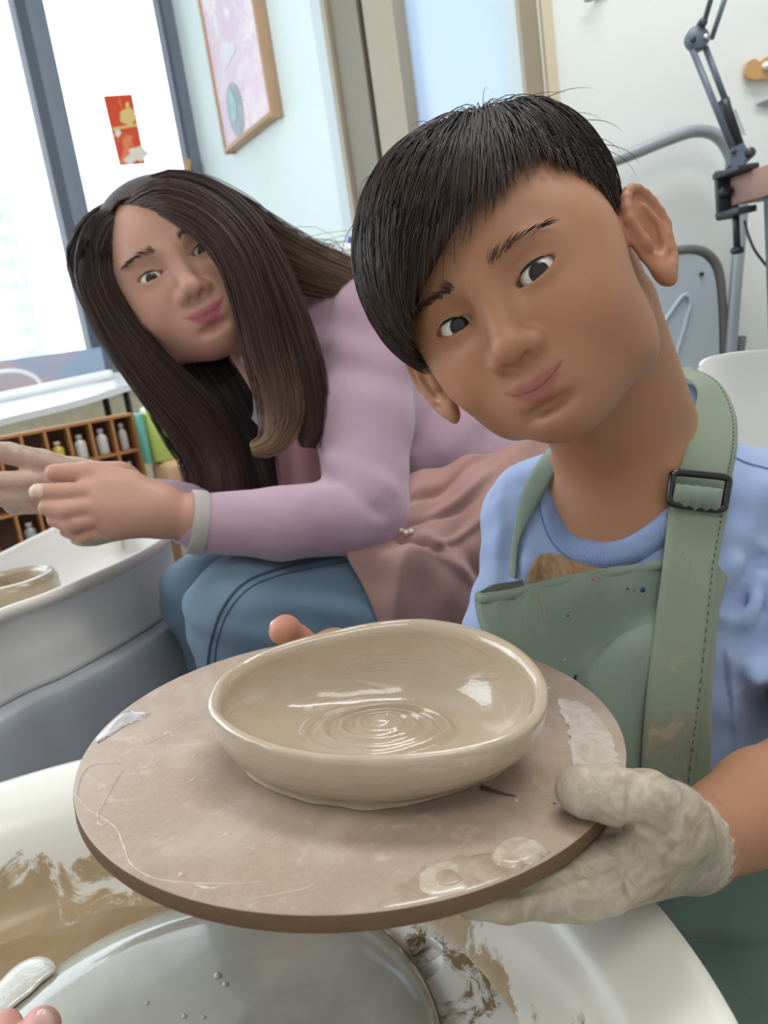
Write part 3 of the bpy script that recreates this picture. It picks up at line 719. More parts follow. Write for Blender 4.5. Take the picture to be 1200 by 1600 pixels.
# white plastic chair the boy sits on
M_wpl = plain('white_plastic', 'F0EFEC', 0.35, 0.02, 6, coat=0.2)
wc = empty('white_chair', np.r_[W(1150, 900, 0.80)[:2], 0], 'white moulded plastic chair the boy in blue sits on', 'chair')
bk = [[(1092, 590, 0.80), (1100, 562, 0.80), (1150, 550, 0.82), (1215, 545, 0.85), (1300, 540, 0.88), (1345, 560, 0.885), (1352, 600, 0.885)],
      [(1094, 640, 0.795), (1110, 630, 0.80), (1150, 625, 0.83), (1215, 620, 0.86), (1300, 618, 0.89), (1340, 625, 0.89), (1350, 650, 0.885)],
      [(1096, 760, 0.795), (1115, 760, 0.80), (1150, 760, 0.83), (1215, 760, 0.86), (1300, 760, 0.89), (1338, 760, 0.89), (1348, 770, 0.885)],
      [(1100, 1000, 0.79), (1118, 1000, 0.80), (1150, 1000, 0.82), (1215, 1000, 0.85), (1300, 1000, 0.88), (1335, 1000, 0.88), (1345, 1000, 0.88)]]
o = sheet('backrest', bk, 40, 40, M_wpl, wc, 0.007); bevel(o, 0.003, 2)

# ------------------------------------------------------------------ foreground wheel, splash pan
def stain_mat(name, basec, stainc, scale, a, b, rough=0.3, coat=0.3, stretch=None):
    """plastic with dried clay stains; vertex colour red says how much clay dirt gathers there"""
    t = NT(name); at_ = t.attr('Col'); sep = t.n('ShaderNodeSeparateColor'); t.l(at_.outputs['Color'], sep.inputs[0])
    n1 = t.noise(scale, 7, 0.68, 1.4, stretch); ad = t.n('ShaderNodeMath', operation='ADD'); t.l(n1, ad.inputs[0]); t.l(sep.outputs[0], ad.inputs[1])
    m = t.ramp(ad.outputs[0], a, b)
    sc_ = t.mix(t.noise(60, 4), lin(stainc), tuple(min(1, x * 1.5) for x in lin(stainc)))
    film = t.mix(sep.outputs[1], lin(basec), lin('D3C9BA'))
    t.base(t.mix(m, film, sc_)); t.set(rough=rough, coat=coat, coatr=0.15)
    t.bump(m, 0.25, 0.001); return t.m
M_pan = stain_mat('splash_pan_plastic', 'EFECE3', '9C8462', 17, 0.69, 0.75, 0.28, 0.25, None)
PC = np.array([-0.2035, 0.278, 0.48]); PR = 0.319
NA = 160
prof = [(PR - 0.050, -0.113), (PR - 0.035, -0.06), (PR - 0.012, -0.022), (PR - 0.003, -0.012), (PR, -0.004), (PR - 0.002, 0.0), (PR - 0.010, 0.0015), (PR - 0.020, -0.0005), (PR - 0.034, -0.006),
        (PR - 0.044, -0.013), (PR - 0.052, -0.024), (PR - 0.060, -0.040), (PR - 0.068, -0.056), (PR - 0.076, -0.068), (PR - 0.088, -0.077), (PR - 0.105, -0.083), (PR - 0.128, -0.085), (PR - 0.133, -0.087), (PR - 0.133, -0.113)]
pv, pf = lathe(prof, PC, n=NA); pcol = np.zeros((len(pv), 4)); pcol[:, 3] = 1
for i, (r_, h_) in enumerate(prof):
    d_ = max(0, min(1, (-h_ - 0.016) / 0.04)) if 7 < i < 18 else 0
    for j in range(NA):
        ang = math.atan2(pv[i * NA + j][1] - PC[1], pv[i * NA + j][0] - PC[0])
        left = 0.5 - 0.5 * math.cos(ang)                    # 1 on the far-left side where slip pools
        pcol[i * NA + j, 0] = d_ * (0.28 + 0.05 * left) - 0.02; pcol[i * NA + j, 1] = d_ * 0.6
pan = empty('splash_pan', PC - ZU * 0.10, 'white plastic splash pan streaked with brown slip around the nearest wheel', 'splash pan')
npan = npmesh('pan_wall', pv, pf, M_pan, pan, pcol)
# pooled slip in the trough at the left
M_slip = NT('pooled_slip'); M_slip.base(M_slip.mix(M_slip.noise(12, 5, 0.6, 1.0), lin('7F6545'), lin('A68F6B'))); M_slip.set(rough=0.22, coat=0.5, coatr=0.1); M_slip.bump(M_slip.noise(18, 5, 0.6, 1.5), 0.5, 0.004); M_slip = M_slip.m
SN = 70; rr_ = np.linspace(0.15, PR - 0.078, 9); G = np.zeros((9, SN, 3))
for j in range(SN):
    a = math.radians(75 + 215 * j / (SN - 1)); e = math.sin(math.pi * j / (SN - 1)) ** 0.4
    for i in range(9):
        rr2 = rr_[i] if i < 8 else rr_[i] + 0.006 * math.sin(9 * a) + 0.003 * math.sin(23 * a)
        mid = (rr_[0] + rr_[-1]) / 2; rr2 = mid + (rr2 - mid) * max(e, 0.05)
        G[i, j] = PC + np.array([rr2 * math.cos(a), rr2 * math.sin(a), -0.0785 + 0.004 * (1 - (2 * i / 8 - 1) ** 2) * 0.4 + (0.002 if i == 8 else 0)])
o = pydata('slip_pool', *grid_mesh(G), M_slip, pan)
# joint latch with round notch at the right of the wheel head
zl = 0.409
lat = [(735, 1405), (706, 1432), (708, 1442), (698, 1450), (686, 1447), (676, 1441), (655, 1450), (640, 1462), (634, 1473), (642, 1480), (660, 1476), (676, 1480), (690, 1492), (694, 1510), (688, 1528), (674, 1540), (664, 1552), (668, 1580), (690, 1660), (800, 1700), (930, 1560), (880, 1420), (800, 1390)]
lp_ = crom([onz(a, b, zl) for a, b in lat], 120, True)
t = NT('latch_plastic'); m_ = t.ramp(t.noise(34, 7, 0.7, 1.6), 0.50, 0.58); m2 = t.ramp(t.noise(9, 4, 0.6, 0.8), 0.45, 0.7)
t.base(t.mix(m_, t.mix(m2, lin('F0ECE4'), lin('DCD1BF')), lin('97805F'))); t.set(rough=0.25, coat=0.3); t.bump(m_, 0.25, 0.001)
lo_ = flat('joint_latch', list(lp_), ZU, 0.012, t.m, pan); bevel(lo_, 0.0035, 3)

wz = 0.43; WC = np.array([-0.1478, 0.3363, wz]); WR = 0.1377
whl = empty('pottery_wheel', (PC[0] + 0.03, PC[1] + 0.03, 0), 'nearest pottery wheel with a wet slip-covered round wheel head', 'pottery wheel')
t = NT('wet_wheel_head'); n1 = t.noise(8, 5, 0.6, 0.8); t.base(t.mix(t.ramp(n1, 0.4, 0.7), lin('A5A296'), lin('B6B3A7'))); t.set(rough=0.13, coat=0.9, coatr=0.05, spec=0.6); t.bump(t.noise(14, 4, 0.55, 1.0), 0.15, 0.002); t.bump(t.noise(180, 2), 0.06, 0.0006)
hp_ = [(0.0005, 0.0), (WR - 0.034, 0.0), (WR - 0.024, -0.0007), (WR - 0.014, -0.0022), (WR - 0.006, -0.0044), (WR, -0.0075), (WR, -0.013), (WR - 0.004, -0.014), (0.02, -0.014)]
pydata('wheel_head', *lathe(hp_, WC, n=96), t.m, whl)
pydata('head_rim', *lathe([(WR + 0.0003, -0.0078), (WR + 0.0012, -0.0085), (WR + 0.0012, -0.0125), (WR + 0.0003, -0.0135)], WC, n=96), plain('rim_metal', '6E675C', 0.35, 0.15, 30, metal=0.5), whl)
pydata('spindle', *tube([WC - ZU * 0.013, WC - ZU * 0.12], 0.02, 20), plain('spindle_steel', '77797C', 0.35, 0.05, metal=0.7), whl)
M_house = plain('wheel_housing_grey', 'B9BDC4', 0.5, 0.04, 7)
def housing(name, loop, z0, z1, mat, parent, fl_=0.012):
    """rounded housing: closed plan loop extruded, with a softened top edge"""
    L_ = np.asarray(loop)[:, :2]; c = L_.mean(0); rings = []
    for (s, z) in ((0.0, 0), (0.90, 0), (0.975, 0.0), (0.993, -0.004), (1.0, -fl_), (0.995, -fl_ * 1.6), (0.995, z0 - z1)):
        rings.append(np.c_[c + (L_ - c) * s, np.full(len(L_), z1 + z)])
    V, F = grid_mesh(np.array(rings), closed_u=True); o = pydata(name, V, F, mat, parent)
    bm = bmesh.new(); bm.from_mesh(o.data); bmesh.ops.recalc_face_normals(bm, faces=bm.faces[:]); bm.to_mesh(o.data); bm.free(); return o
hl = [PC + np.array([0.272 * math.copysign(abs(math.cos(a)) ** 0.7, math.cos(a)), 0.25 * math.copysign(abs(math.sin(a)) ** 0.7, math.sin(a)), 0]) for a in np.linspace(0, 2 * math.pi, 64, endpoint=False)]
housing('wheel_housing', hl, 0.0, 0.365, plain('near_housing', '7F8894', 0.5, 0.05, 7), whl)
# clay crumbs and bubbles on the wet head
for i, (px, py, r_) in enumerate(((340, 1525, 0.0021), (352, 1538, 0.0016), (230, 1568, 0.0012), (288, 1588, 0.0014), (318, 1590, 0.0012))):
    p = onz(px, py, wz); pydata('slip_drop', *lathe([(0.0003, r_), (r_ * 0.8, r_ * 0.6), (r_, 0.0002)], p, n=10), plain('drop_clay', 'C9C6BC', 0.1, 0, coat=1), whl)
# lumpy wet slip pushed up at the head's left edge
t = NT('foamy_slip'); t.base(t.mix(t.noise(70, 4), lin('B9B6AC'), lin('D6D3CA'))); t.set(rough=0.08, coat=1.0, coatr=0.03); t.bump(t.noise(60, 4, 0.6, 1.5), 0.35, 0.004)
zl_ = crom([onz(a, b, wz) for a, b in ((-20, 1560), (10, 1522), (35, 1502), (60, 1494), (80, 1500), (86, 1516), (66, 1534), (50, 1550), (30, 1566), (0, 1590), (-20, 1600))], 60, True); zc_ = zl_.mean(0)
zr_ = [zl_ + ZU * .0000, zl_ * .92 + zc_ * .08 + ZU * .0012, zl_ * .75 + zc_ * .25 + ZU * .0018, zl_ * .4 + zc_ * .6 + ZU * .0020, np.repeat((zc_ + ZU * .0020)[None], 60, 0)]
pydata('slip_ridge', *grid_mesh(np.array(zr_), closed_u=True), t.m, whl)

# ------------------------------------------------------------------ bat (round board) held by the boy
BN = np.array([0.0958667, 0.0135442, 0]); BN[2] = math.sqrt(1 - BN @ BN); BC = W(550.75, 1140.36, 0.45681); BR = 0.15
BE1 = RGT - BN * (RGT @ BN); BE1 /= np.linalg.norm(BE1); BE2 = np.cross(BN, BE1)
def onbat(px, py, h=0.0): return onplane(px, py, BC + BN * h, BN)
bat = empty('throwing_bat', BC - BN * 0.0095, 'round brown fibreboard throwing bat held up by the boy', 'bat')
t = NT('fibreboard')
fine = t.mix(t.noise(420, 3, 0.7), lin('99826F'), lin('B7A08D')); blotch = t.mix(t.ramp(t.noise(11, 6, 0.62, 0.7), 0.42, 0.68), fine, lin('BEAC9D'))
damp = t.mix(t.mul(t.ramp(t.noise(7, 4, 0.6, 0.5), 0.5, 0.75), 0.6), blotch, lin('957B66'))
dust = t.mix(t.mul(t.ramp(t.noise(60, 8, 0.75, 0.4), 0.56, 0.72), 0.45), damp, lin('D9CDC2'))
t.base(dust); t.set(rough=0.5, spec=0.4, coat=0.12, coatr=0.35); t.bump(t.noise(500, 3), 0.2, 0.0004)
M_bat = t.m
t = NT('fibreboard_edge'); t.base(t.mix(t.noise(60, 6, 0.7, 0, (1, 1, 6)), lin('5A432F'), lin('785D44'))); t.set(rough=0.75); t.bump(t.noise(220, 4), 0.4, 0.0008)
M_bate = t.m
bp = [(0.0005, 0), (BR * 0.5, 0), (BR - 0.0012, 0), (BR - 0.0003, -0.0006)]
pydata('board_face', *lathe(bp, BC, BN, 128), M_bat, bat)
# rim with a few nicks
bv, bf = lathe([(BR - 0.0003, -0.0006), (BR, -0.0016), (BR, -0.0075), (BR - 0.0012, -0.0094), (BR * 0.6, -0.0095), (0.0005, -0.0095)], BC, BN, 128)
pydata('board_edge', bv, bf, M_bate, bat)
def batpatch(name, pts, th, mat, n=60, wob=0.0, parent=None):
    loop = crom([onbat(a, b, 0.0) for a, b in pts], n, True)
    if wob: loop = loop + BE1 * (rng.normal(0, wob, (n, 1))) + BE2 * (rng.normal(0, wob, (n, 1)))
    rel = loop - BC; rad = np.linalg.norm(rel, axis=1); k_ = np.minimum(1, (BR - 0.0015) / rad); loop = BC + rel * k_[:, None]
    lw = loop; c = loop.mean(0); kk = np.hanning(9)[1:-1]; kk /= kk.sum(); loop = np.stack([np.convolve(np.r_[loop[-3:, i], loop[:, i], loop[:3, i]], kk, 'valid') for i in range(3)], 1); rings = [lw, loop * 0.9 + c * 0.1 + BN * th * 0.8, loop * 0.72 + c * 0.28 + BN * th, loop * 0.4 + c * 0.6 + BN * th * 0.8, np.repeat((c + BN * th)[None], n, 0)]
    rings[0] = rings[0] + BN * 0.0001
    V, F = grid_mesh(np.array(rings), closed_u=True); return pydata(name, V, F, mat, parent or bat)
def slipm(name, a, b, rough):
    t = NT(name); t.base(t.mix(t.ramp(t.noise(55, 6, 0.65, 1.5), 0.38, 0.66), lin(a), lin(b))); t.set(rough=rough, coat=0.4, coatr=0.1); t.bump(t.noise(40, 4, 0.55, 1.0), 0.15, 0.0015); return t.m
M_sl1 = slipm('slip_smear_pale', 'C9BCAC', 'B09C88', 0.25); M_sl2 = slipm('slip_smear_wet', 'B4A18E', '9C8673', 0.18); M_sl3 = slipm('slip_smear_white', 'D8D0C5', 'C2B5A8', 0.2)
batpatch('slip_smear', [(150, 1160), (165, 1135), (195, 1112), (232, 1112), (228, 1122), (200, 1132), (175, 1148)], 0.0006, slipm('slip_smear_bluish', 'B9B4B2', 'ADA29C', 0.12), 50, 0.0006)
batpatch('slip_smear', [(872, 1094), (905, 1098), (935, 1118), (960, 1160), (968, 1195), (955, 1215), (915, 1205), (898, 1195), (890, 1160), (886, 1130)], 0.0008, M_sl3, 70, 0.0009)
batpatch('slip_smear', [(590, 1420), (610, 1400), (640, 1375), (660, 1358), (700, 1342), (745, 1335), (790, 1330), (840, 1325), (858, 1335), (820, 1358), (760, 1385), (700, 1405), (640, 1420)], 0.0006, M_sl2, 80, 0.0009)
batpatch('slip_smear', [(768, 1336), (785, 1315), (810, 1308), (840, 1315), (854, 1330), (835, 1348), (800, 1358), (775, 1352)], 0.0022, M_sl1, 50, 0.0004)
batpatch('slip_smear', [(655, 1372), (670, 1352), (700, 1345), (720, 1352), (718, 1372), (735, 1390), (700, 1402), (660, 1398)], 0.0012, M_sl1, 50, 0.0006)
batpatch('wet_ring', [(680, 1372), (694, 1362), (715, 1366), (722, 1382), (700, 1390), (684, 1385)], 0.0018, M_sl2, 40, 0.0003)
# chalky scratches: narrow raised streaks of dried slip
M_chalk = plain('dried_slip', 'D6CABE', 0.7, 0.06, 200)
def scratch(pts, w, n=30):
    P = crom([onbat(a, b) for a, b in pts], n); T = np.gradient(P, axis=0); T /= np.linalg.norm(T, axis=1)[:, None]; S_ = np.cross(T, BN)
    w_ = w * (0.35 + 0.65 * np.sin(np.linspace(0.05, 0.97, n) * math.pi)) * (0.25 + 0.9 * rng.random(n)) * 0.62; G_ = np.stack([P + S_ * w_[:, None] + BN * 0.00005, P + BN * 0.00035, P - S_ * w_[:, None] + BN * 0.00005], 0)
    return grid_mesh(G_)
sc_all = [scratch([(118, 1240), (135, 1262), (155, 1275), (180, 1293), (192, 1318), (205, 1350), (240, 1372), (300, 1380), (360, 1381), (410, 1379)], 0.0007, 60),
          scratch([(120, 1245), (126, 1215), (145, 1195), (190, 1193)], 0.0005), scratch([(152, 1268), (155, 1288), (175, 1285)], 0.0009, 14),
          scratch([(150, 1280), (170, 1240), (190, 1205)], 0.0003), scratch([(225, 1165), (270, 1142), (300, 1125)], 0.0006),
          scratch([(305, 1383), (330, 1388), (348, 1383)], 0.0016, 16), scratch([(340, 1310), (352, 1304), (360, 1300)], 0.0011, 12), scratch([(225, 1175), (240, 1180), (238, 1192), (250, 1190)], 0.0006, 14),
          scratch([(255, 1150), (262, 1143), (270, 1150)], 0.0011, 12), scratch([(395, 1405), (470, 1390), (490, 1380)], 0.0005), scratch([(295, 1225), (300, 1217)], 0.001, 8)]
v, f = merge(*sc_all); o = pydata('dried_slip_streaks', v, f, M_chalk, bat); o['kind'] = 'stuff'
add_tube('dark_scrape', [onbat(752, 1231, 0.0003), onbat(765, 1234, 0.0006), onbat(785, 1240, 0.0005), onbat(806, 1244, 0.0002)], [0.0014, 0.0010, 0.0007, 0.0003], plain('dark_scrape', '5E4B3B', 0.8, 0.1), bat, 6)
for i in range(26):
    a = rng.random() * 2 * math.pi; r_ = BR * math.sqrt(rng.random()) * 0.95; s = rng.uniform(0.0005, 0.0013)
    c = BC + r_ * (math.cos(a) * BE1 + math.sin(a) * BE2)
    if np.linalg.norm(c - onbat(600, 1130)) < 0.085: continue
    pydata('clay_crumb', *lathe([(0.0002, s), (s * 0.9, s * 0.5), (s, 0.0)], c, BN, 7), M_chalk if i % 3 else plain('crumb_dark', '6B5846', 0.8, 0), bat)

# ------------------------------------------------------------------ clay bowl on the bat
bowl_rim = [(322, 1103, .037), (334, 1066, .040), (372, 1033, .043), (430, 1009, .046), (520, 985, .050), (600, 970, .053), (660, 966, .054), (722, 975, .054), (790, 998, .052), (838, 1034, .050), (857, 1066, .047), (851, 1110, .043), (815, 1144, .041), (750, 1168, .040), (660, 1182, .038), (560, 1186, .036), (470, 1179, .035), (400, 1160, .035), (350, 1135, .036)]
RP = np.array([onplane(a, b, BC + BN * h, BN) for a, b, h in bowl_rim]); RH = np.array([h for *_, h in bowl_rim])
def inpl(P): d = P - BC; return np.c_[d @ BE1, d @ BE2]
Q2 = inpl(RP); bc2 = (Q2.max(0) + Q2.min(0)) / 2
base_px = [(386, 1200), (410, 1224), (460, 1244), (530, 1257), (600, 1261), (680, 1244), (745, 1222), (800, 1190)]
B2 = inpl(np.array([onbat(a, b) for a, b in base_px])) - bc2
Q2 = Q2 - bc2
def per(ang, val):
    o = np.argsort(ang); a = ang[o]; v = val[o]
    return lambda x: np.interp(x, np.r_[a - 2 * np.pi, a, a + 2 * np.pi], np.r_[v, v, v])
fr_ = per(np.arctan2(Q2[:, 1], Q2[:, 0]), np.linalg.norm(Q2, axis=1)); fh_ = per(np.arctan2(Q2[:, 1], Q2[:, 0]), RH)
ab = np.arctan2(B2[:, 1], B2[:, 0]); rb_ = np.linalg.norm(B2, axis=1)
extra = np.linspace(ab.max() + 0.5, ab.min() + 2 * np.pi - 0.5, 6); ab2 = np.r_[ab, (extra + np.pi) % (2 * np.pi) - np.pi]; rb2 = np.r_[rb_, fr_(extra) * 0.80]
fb_ = per(ab2, rb2)
NTH = 200; th = np.linspace(-np.pi, np.pi, NTH, endpoint=False)
def smoothp(v, n=9):
    k_ = np.hanning(n + 2)[1:-1]; k_ /= k_.sum(); return np.convolve(np.r_[v[-n:], v, v[:n]], k_, 'same')[n:-n]
rr = smoothp(fr_(th)); hh_ = smoothp(fh_(th)); rb = smoothp(fb_(th), 15)
flc = inpl(onplane(600, 1122, BC + BN * 0.010, BN)[None])[0] - bc2     # centre of the throwing rings
rings = []
def ring(r, h, cx=0.0): rings.append(((bc2 + flc * cx)[None] + np.c_[np.cos(th), np.sin(th)] * np.broadcast_to(r, (NTH,))[:, None]) @ np.array([BE1, BE2]) + BC + BN * np.broadcast_to(h, (NTH,))[:, None])
burr = 0.0016 * np.maximum(0, np.sin(7 * th + 1) * np.sin(3 * th)) 
ring(rb * 0.97, 0.0002); ring(rb + 0.0018 + burr, 0.0002); ring(rb + 0.0022 + burr, 0.0012); ring(rb + 0.0006, 0.0028)
for s in np.linspace(0.08, 1, 22):
    g = math.sin(s * math.pi / 2) ** 0.75
    rid = 0.00007 * np.sin(s * 42 + th * 1.0) * (s < 0.93)
    ring(rb + (rr - rb) * g + rid, 0.002 + (hh_ - 0.004) * s)
ring(rr - 0.0006, hh_ - 0.0006); ring(rr - 0.0022, hh_ + 0.0006); ring(rr - 0.0042, hh_ + 0.0003); ring(rr - 0.0060, hh_ - 0.0016)
ri0 = rr - 0.0072; rf = rb * 0.62
for s in np.linspace(0, 1, 20):
    ph_ = (1 - s) * math.pi / 2 * .93; sn, cs_ = math.sin(ph_) / math.sin(math.pi / 2 * .93), (1 - math.cos(ph_)) / (1 - math.cos(math.pi / 2 * .93))
    ring(rf + (ri0 - rf) * sn, 0.0105 + (hh_ - 0.0145) * cs_, 0.35 * s)
for r_ in np.linspace(1, 0.0, 64)[1:]:
    rad = rf * r_; R_ = float(rf.mean() * r_)
    amp = 0.0013 * math.exp(-((R_ - 0.022) / 0.018) ** 2)
    ridge = amp * np.sin(2 * math.pi * R_ / 0.0072 + th * 1.0) + 0.0022 * math.exp(-((R_ - 0.031) / 0.0035) ** 2) * (0.6 + 0.4 * np.cos(th - 0.5)) + 0.0028 * math.exp(-(R_ / 0.007) ** 2)
    ring(np.minimum(rad, R_ * 1.0 + (rad - R_) * min(1, r_ * 1.2)), 0.0105 - 0.0012 * (1 - r_) + ridge, 0.35 + 0.65 * (1 - r_))
Vb, Fb = grid_mesh(np.array(rings), closed_u=True)
t = NT('wet_clay'); n1 = t.noise(16, 5, 0.6, 0.8)
t.base(t.mix(n1, lin('B39E86'), lin('C6B39C'))); t.set(rough=0.2, spec=0.5, coat=0.9, coatr=0.05); t.bump(t.noise(26, 5, 0.6, 1.6, (1, 1, 2.5)), 0.32, 0.003); t.bump(t.noise(300, 2), 0.08, 0.0004)
M_clay = t.m
bowl = empty('clay_bowl', BC + np.array([BE1, BE2]).T @ bc2 + BN * 0.0002, 'freshly thrown wet beige clay bowl with wavy rim on the fibreboard bat', 'bowl')
ob = pydata('bowl_body', Vb, Fb, M_clay, bowl)
bm = bmesh.new(); bm.from_mesh(ob.data); bmesh.ops.recalc_face_normals(bm, faces=bm.faces[:]); bm.to_mesh(ob.data); bm.free()
def bowl_in(px, py, guess=0.03):
    return onplane(px, py, BC + BN * guess, BN)
# smeared flecks of clay on the inner wall
for i, (px, py, gx, L_, an_) in enumerate(((628, 1013, 0.04, 0.0022, 0.2), (735, 1000, 0.047, 0.006, -0.4), (770, 1012, 0.043, 0.006, -0.6), (715, 985, 0.050, 0.004, -0.3))):
    pass

# ------------------------------------------------------------------ second wheel at left (the woman's)
Z2 = 0.55
far_pan = [(-260, 1075), (-120, 1010), (0, 956), (70, 931), (130, 906), (190, 879), (240, 853), (263, 834), (262, 814), (232, 795), (180, 786), (95, 820), (0, 866), (-120, 926), (-260, 996), (-330, 1050)]
L2 = crom([onz(a, b, Z2) for a, b in far_pan], 150, True); c2 = L2.mean(0)
# outward normals in plan
def offs(loop, d):
    T = np.roll(loop, -1, 0) - np.roll(loop, 1, 0); T[:, 2] = 0; T /= np.linalg.norm(T, axis=1)[:, None]; N = np.c_[T[:, 1], -T[:, 0], np.zeros(len(T))]
    if ((loop - loop.mean(0)) * N).sum() < 0: N = -N
    return loop + N * d
ringsz = [(-0.012, -0.098), (-0.006, -0.097), (-0.005, -0.09), (-0.004, -0.05), (-0.0035, -0.016), (0.0, -0.013), (0.0035, -0.008), (0.004, -0.003), (0.001, 0.0015), (-0.005, 0.002), (-0.0095, -0.002), (-0.011, -0.010), (-0.012, -0.05), (-0.016, -0.078), (-0.024, -0.084), (-0.05, -0.086)]
R2 = [offs(L2, d) + ZU * z for d, z in ringsz]; R2.append(np.repeat((c2 - ZU * 0.086)[None], len(L2), 0))
V, F = grid_mesh(np.array(R2), closed_u=True)
pcol = np.zeros((len(V), 4)); pcol[:, 3] = 1; pcol[:, 0] = -0.06; nl = len(L2); pcol[nl * 9:nl * 16, 0] = 0.02
pcol[nl * 5:nl * 11, 1] = 0.55
sp2 = empty('splash_pan', c2 - ZU * 0.1, 'white splash basin with a rounded cream rim under the woman\'s clay-covered hands', 'splash pan')
M_pan2 = stain_mat('far_pan_plastic', 'EDEAE6', '8C8A88', 26, 0.74, 0.80, 0.4, 0.1)
o2 = npmesh('pan_wall', V, F, M_pan2, sp2, pcol)
bm = bmesh.new(); bm.from_mesh(o2.data); bmesh.ops.recalc_face_normals(bm, faces=bm.faces[:]); bm.to_mesh(o2.data); bm.free()
wh2 = empty('pottery_wheel', np.r_[c2[:2], 0], 'blue-grey pottery wheel base under the white basin beside the woman\'s knee', 'pottery wheel')
hl2 = offs(L2, 0.020)
housing('wheel_housing', hl2, 0.0, Z2 - 0.0985, M_house, wh2, 0.016)
hc = np.array([-0.478, 0.980, Z2 - 0.048])
pydata('wheel_head', *lathe([(0.0005, 0), (0.056, 0), (0.058, -0.003), (0.058, -0.012), (0.02, -0.012)], hc, n=64), plain('far_wheel_head', 'D9DDE4', 0.12, 0.04, 20, 0.3, 40, 0.002, coat=0.8), wh2)
pydata('spindle', *tube([hc - ZU * 0.011, hc - ZU * 0.034], 0.02, 16), M_lampb, wh2)
cr = hc + ZU * 0.0002
cl = empty('clay_ring', cr, 'low ring of wet brown clay on the wheel head at the left edge', 'clay')
prof = [(0.030, 0.0), (0.046, 0.0), (0.052, 0.006), (0.055, 0.016), (0.055, 0.030), (0.051, 0.038), (0.045, 0.040), (0.040, 0.034), (0.038, 0.018), (0.034, 0.008), (0.0005, 0.006)]
pydata('ring_body', *lathe(prof, cr - wdir * 0.0, n=72), plain('clay_brownish', 'B3A084', 0.25, 0.12, 30, 0.4, 40, 0.003, coat=0.6), cl)
pydata('base_slab', *lathe([(0.0005, 0.0), (0.030, 0.0), (0.030, 0.005), (0.0005, 0.005)], cr, n=36), plain('clay_brownish_in', '9A8666', 0.3, 0.1, 30, coat=0.4), cl)

# ------------------------------------------------------------------ people: shared head builder
def skin_mat(name, coat=0.0):
    t = NT(name); a = t.attr('Col'); sk0 = t.mix(t.mul(t.noise(90, 4), 0.10), a.outputs['Color'], lin('8A5238'))
    iv = t.n('ShaderNodeMath', operation='SUBTRACT'); iv.inputs[0].default_value = 1.0; t.l(a.outputs['Alpha'], iv.inputs[1])
    cly = t.mix(t.ramp(t.noise(55, 6, 0.65, 1.2), 0.35, 0.65), lin('93836F'), lin('C9BDAC')); cly = t.mix(t.ramp(t.noise(28, 5, 0.6, 1.5), 0.60, 0.72), cly, lin('8C6A55'))
    t.base(t.mix(t.mul(iv.outputs[0], 0.62), sk0, cly))
    rgh = t.n('ShaderNodeMapRange'); t.l(a.outputs['Alpha'], rgh.inputs[0]); rgh.inputs[3].default_value = 0.42; rgh.inputs[4].default_value = 0.5
    t.set(rough=rgh.outputs[0], spec=0.35, sss=0.12, sssr=0.006); t.b.inputs['Subsurface Radius'].default_value = (1.0, 0.35, 0.2)
    t.bump(t.noise(700, 3), 0.10, 0.0004)
    cl = t.ramp(a.outputs['Alpha'], 0.0, 0.6); inv = t.n('ShaderNodeMath', operation='SUBTRACT'); inv.inputs[0].default_value = 1.0; t.l(cl, inv.inputs[1])
    t.bump(t.mul(t.noise(120, 6, 0.65, 1.5), inv.outputs[0]), 0.5, 0.0015)
    return t.m
class Frame:
    def __init__(s, c, R, sc=1.0): s.c = np.asarray(c, float); s.R = np.asarray(R, float); s.s = sc
    def p(s, x, y, z): return s.c + s.s * (s.R @ np.array([x, y, z], float))
    def inv(s, P): return ((np.asarray(P) - s.c) @ s.R) / s.s
    def v(s, x, y, z): return s.R @ np.array([x, y, z], float)
def rotm(axis, a):
    return np.array(Matrix.Rotation(a, 3, Vector(axis)))

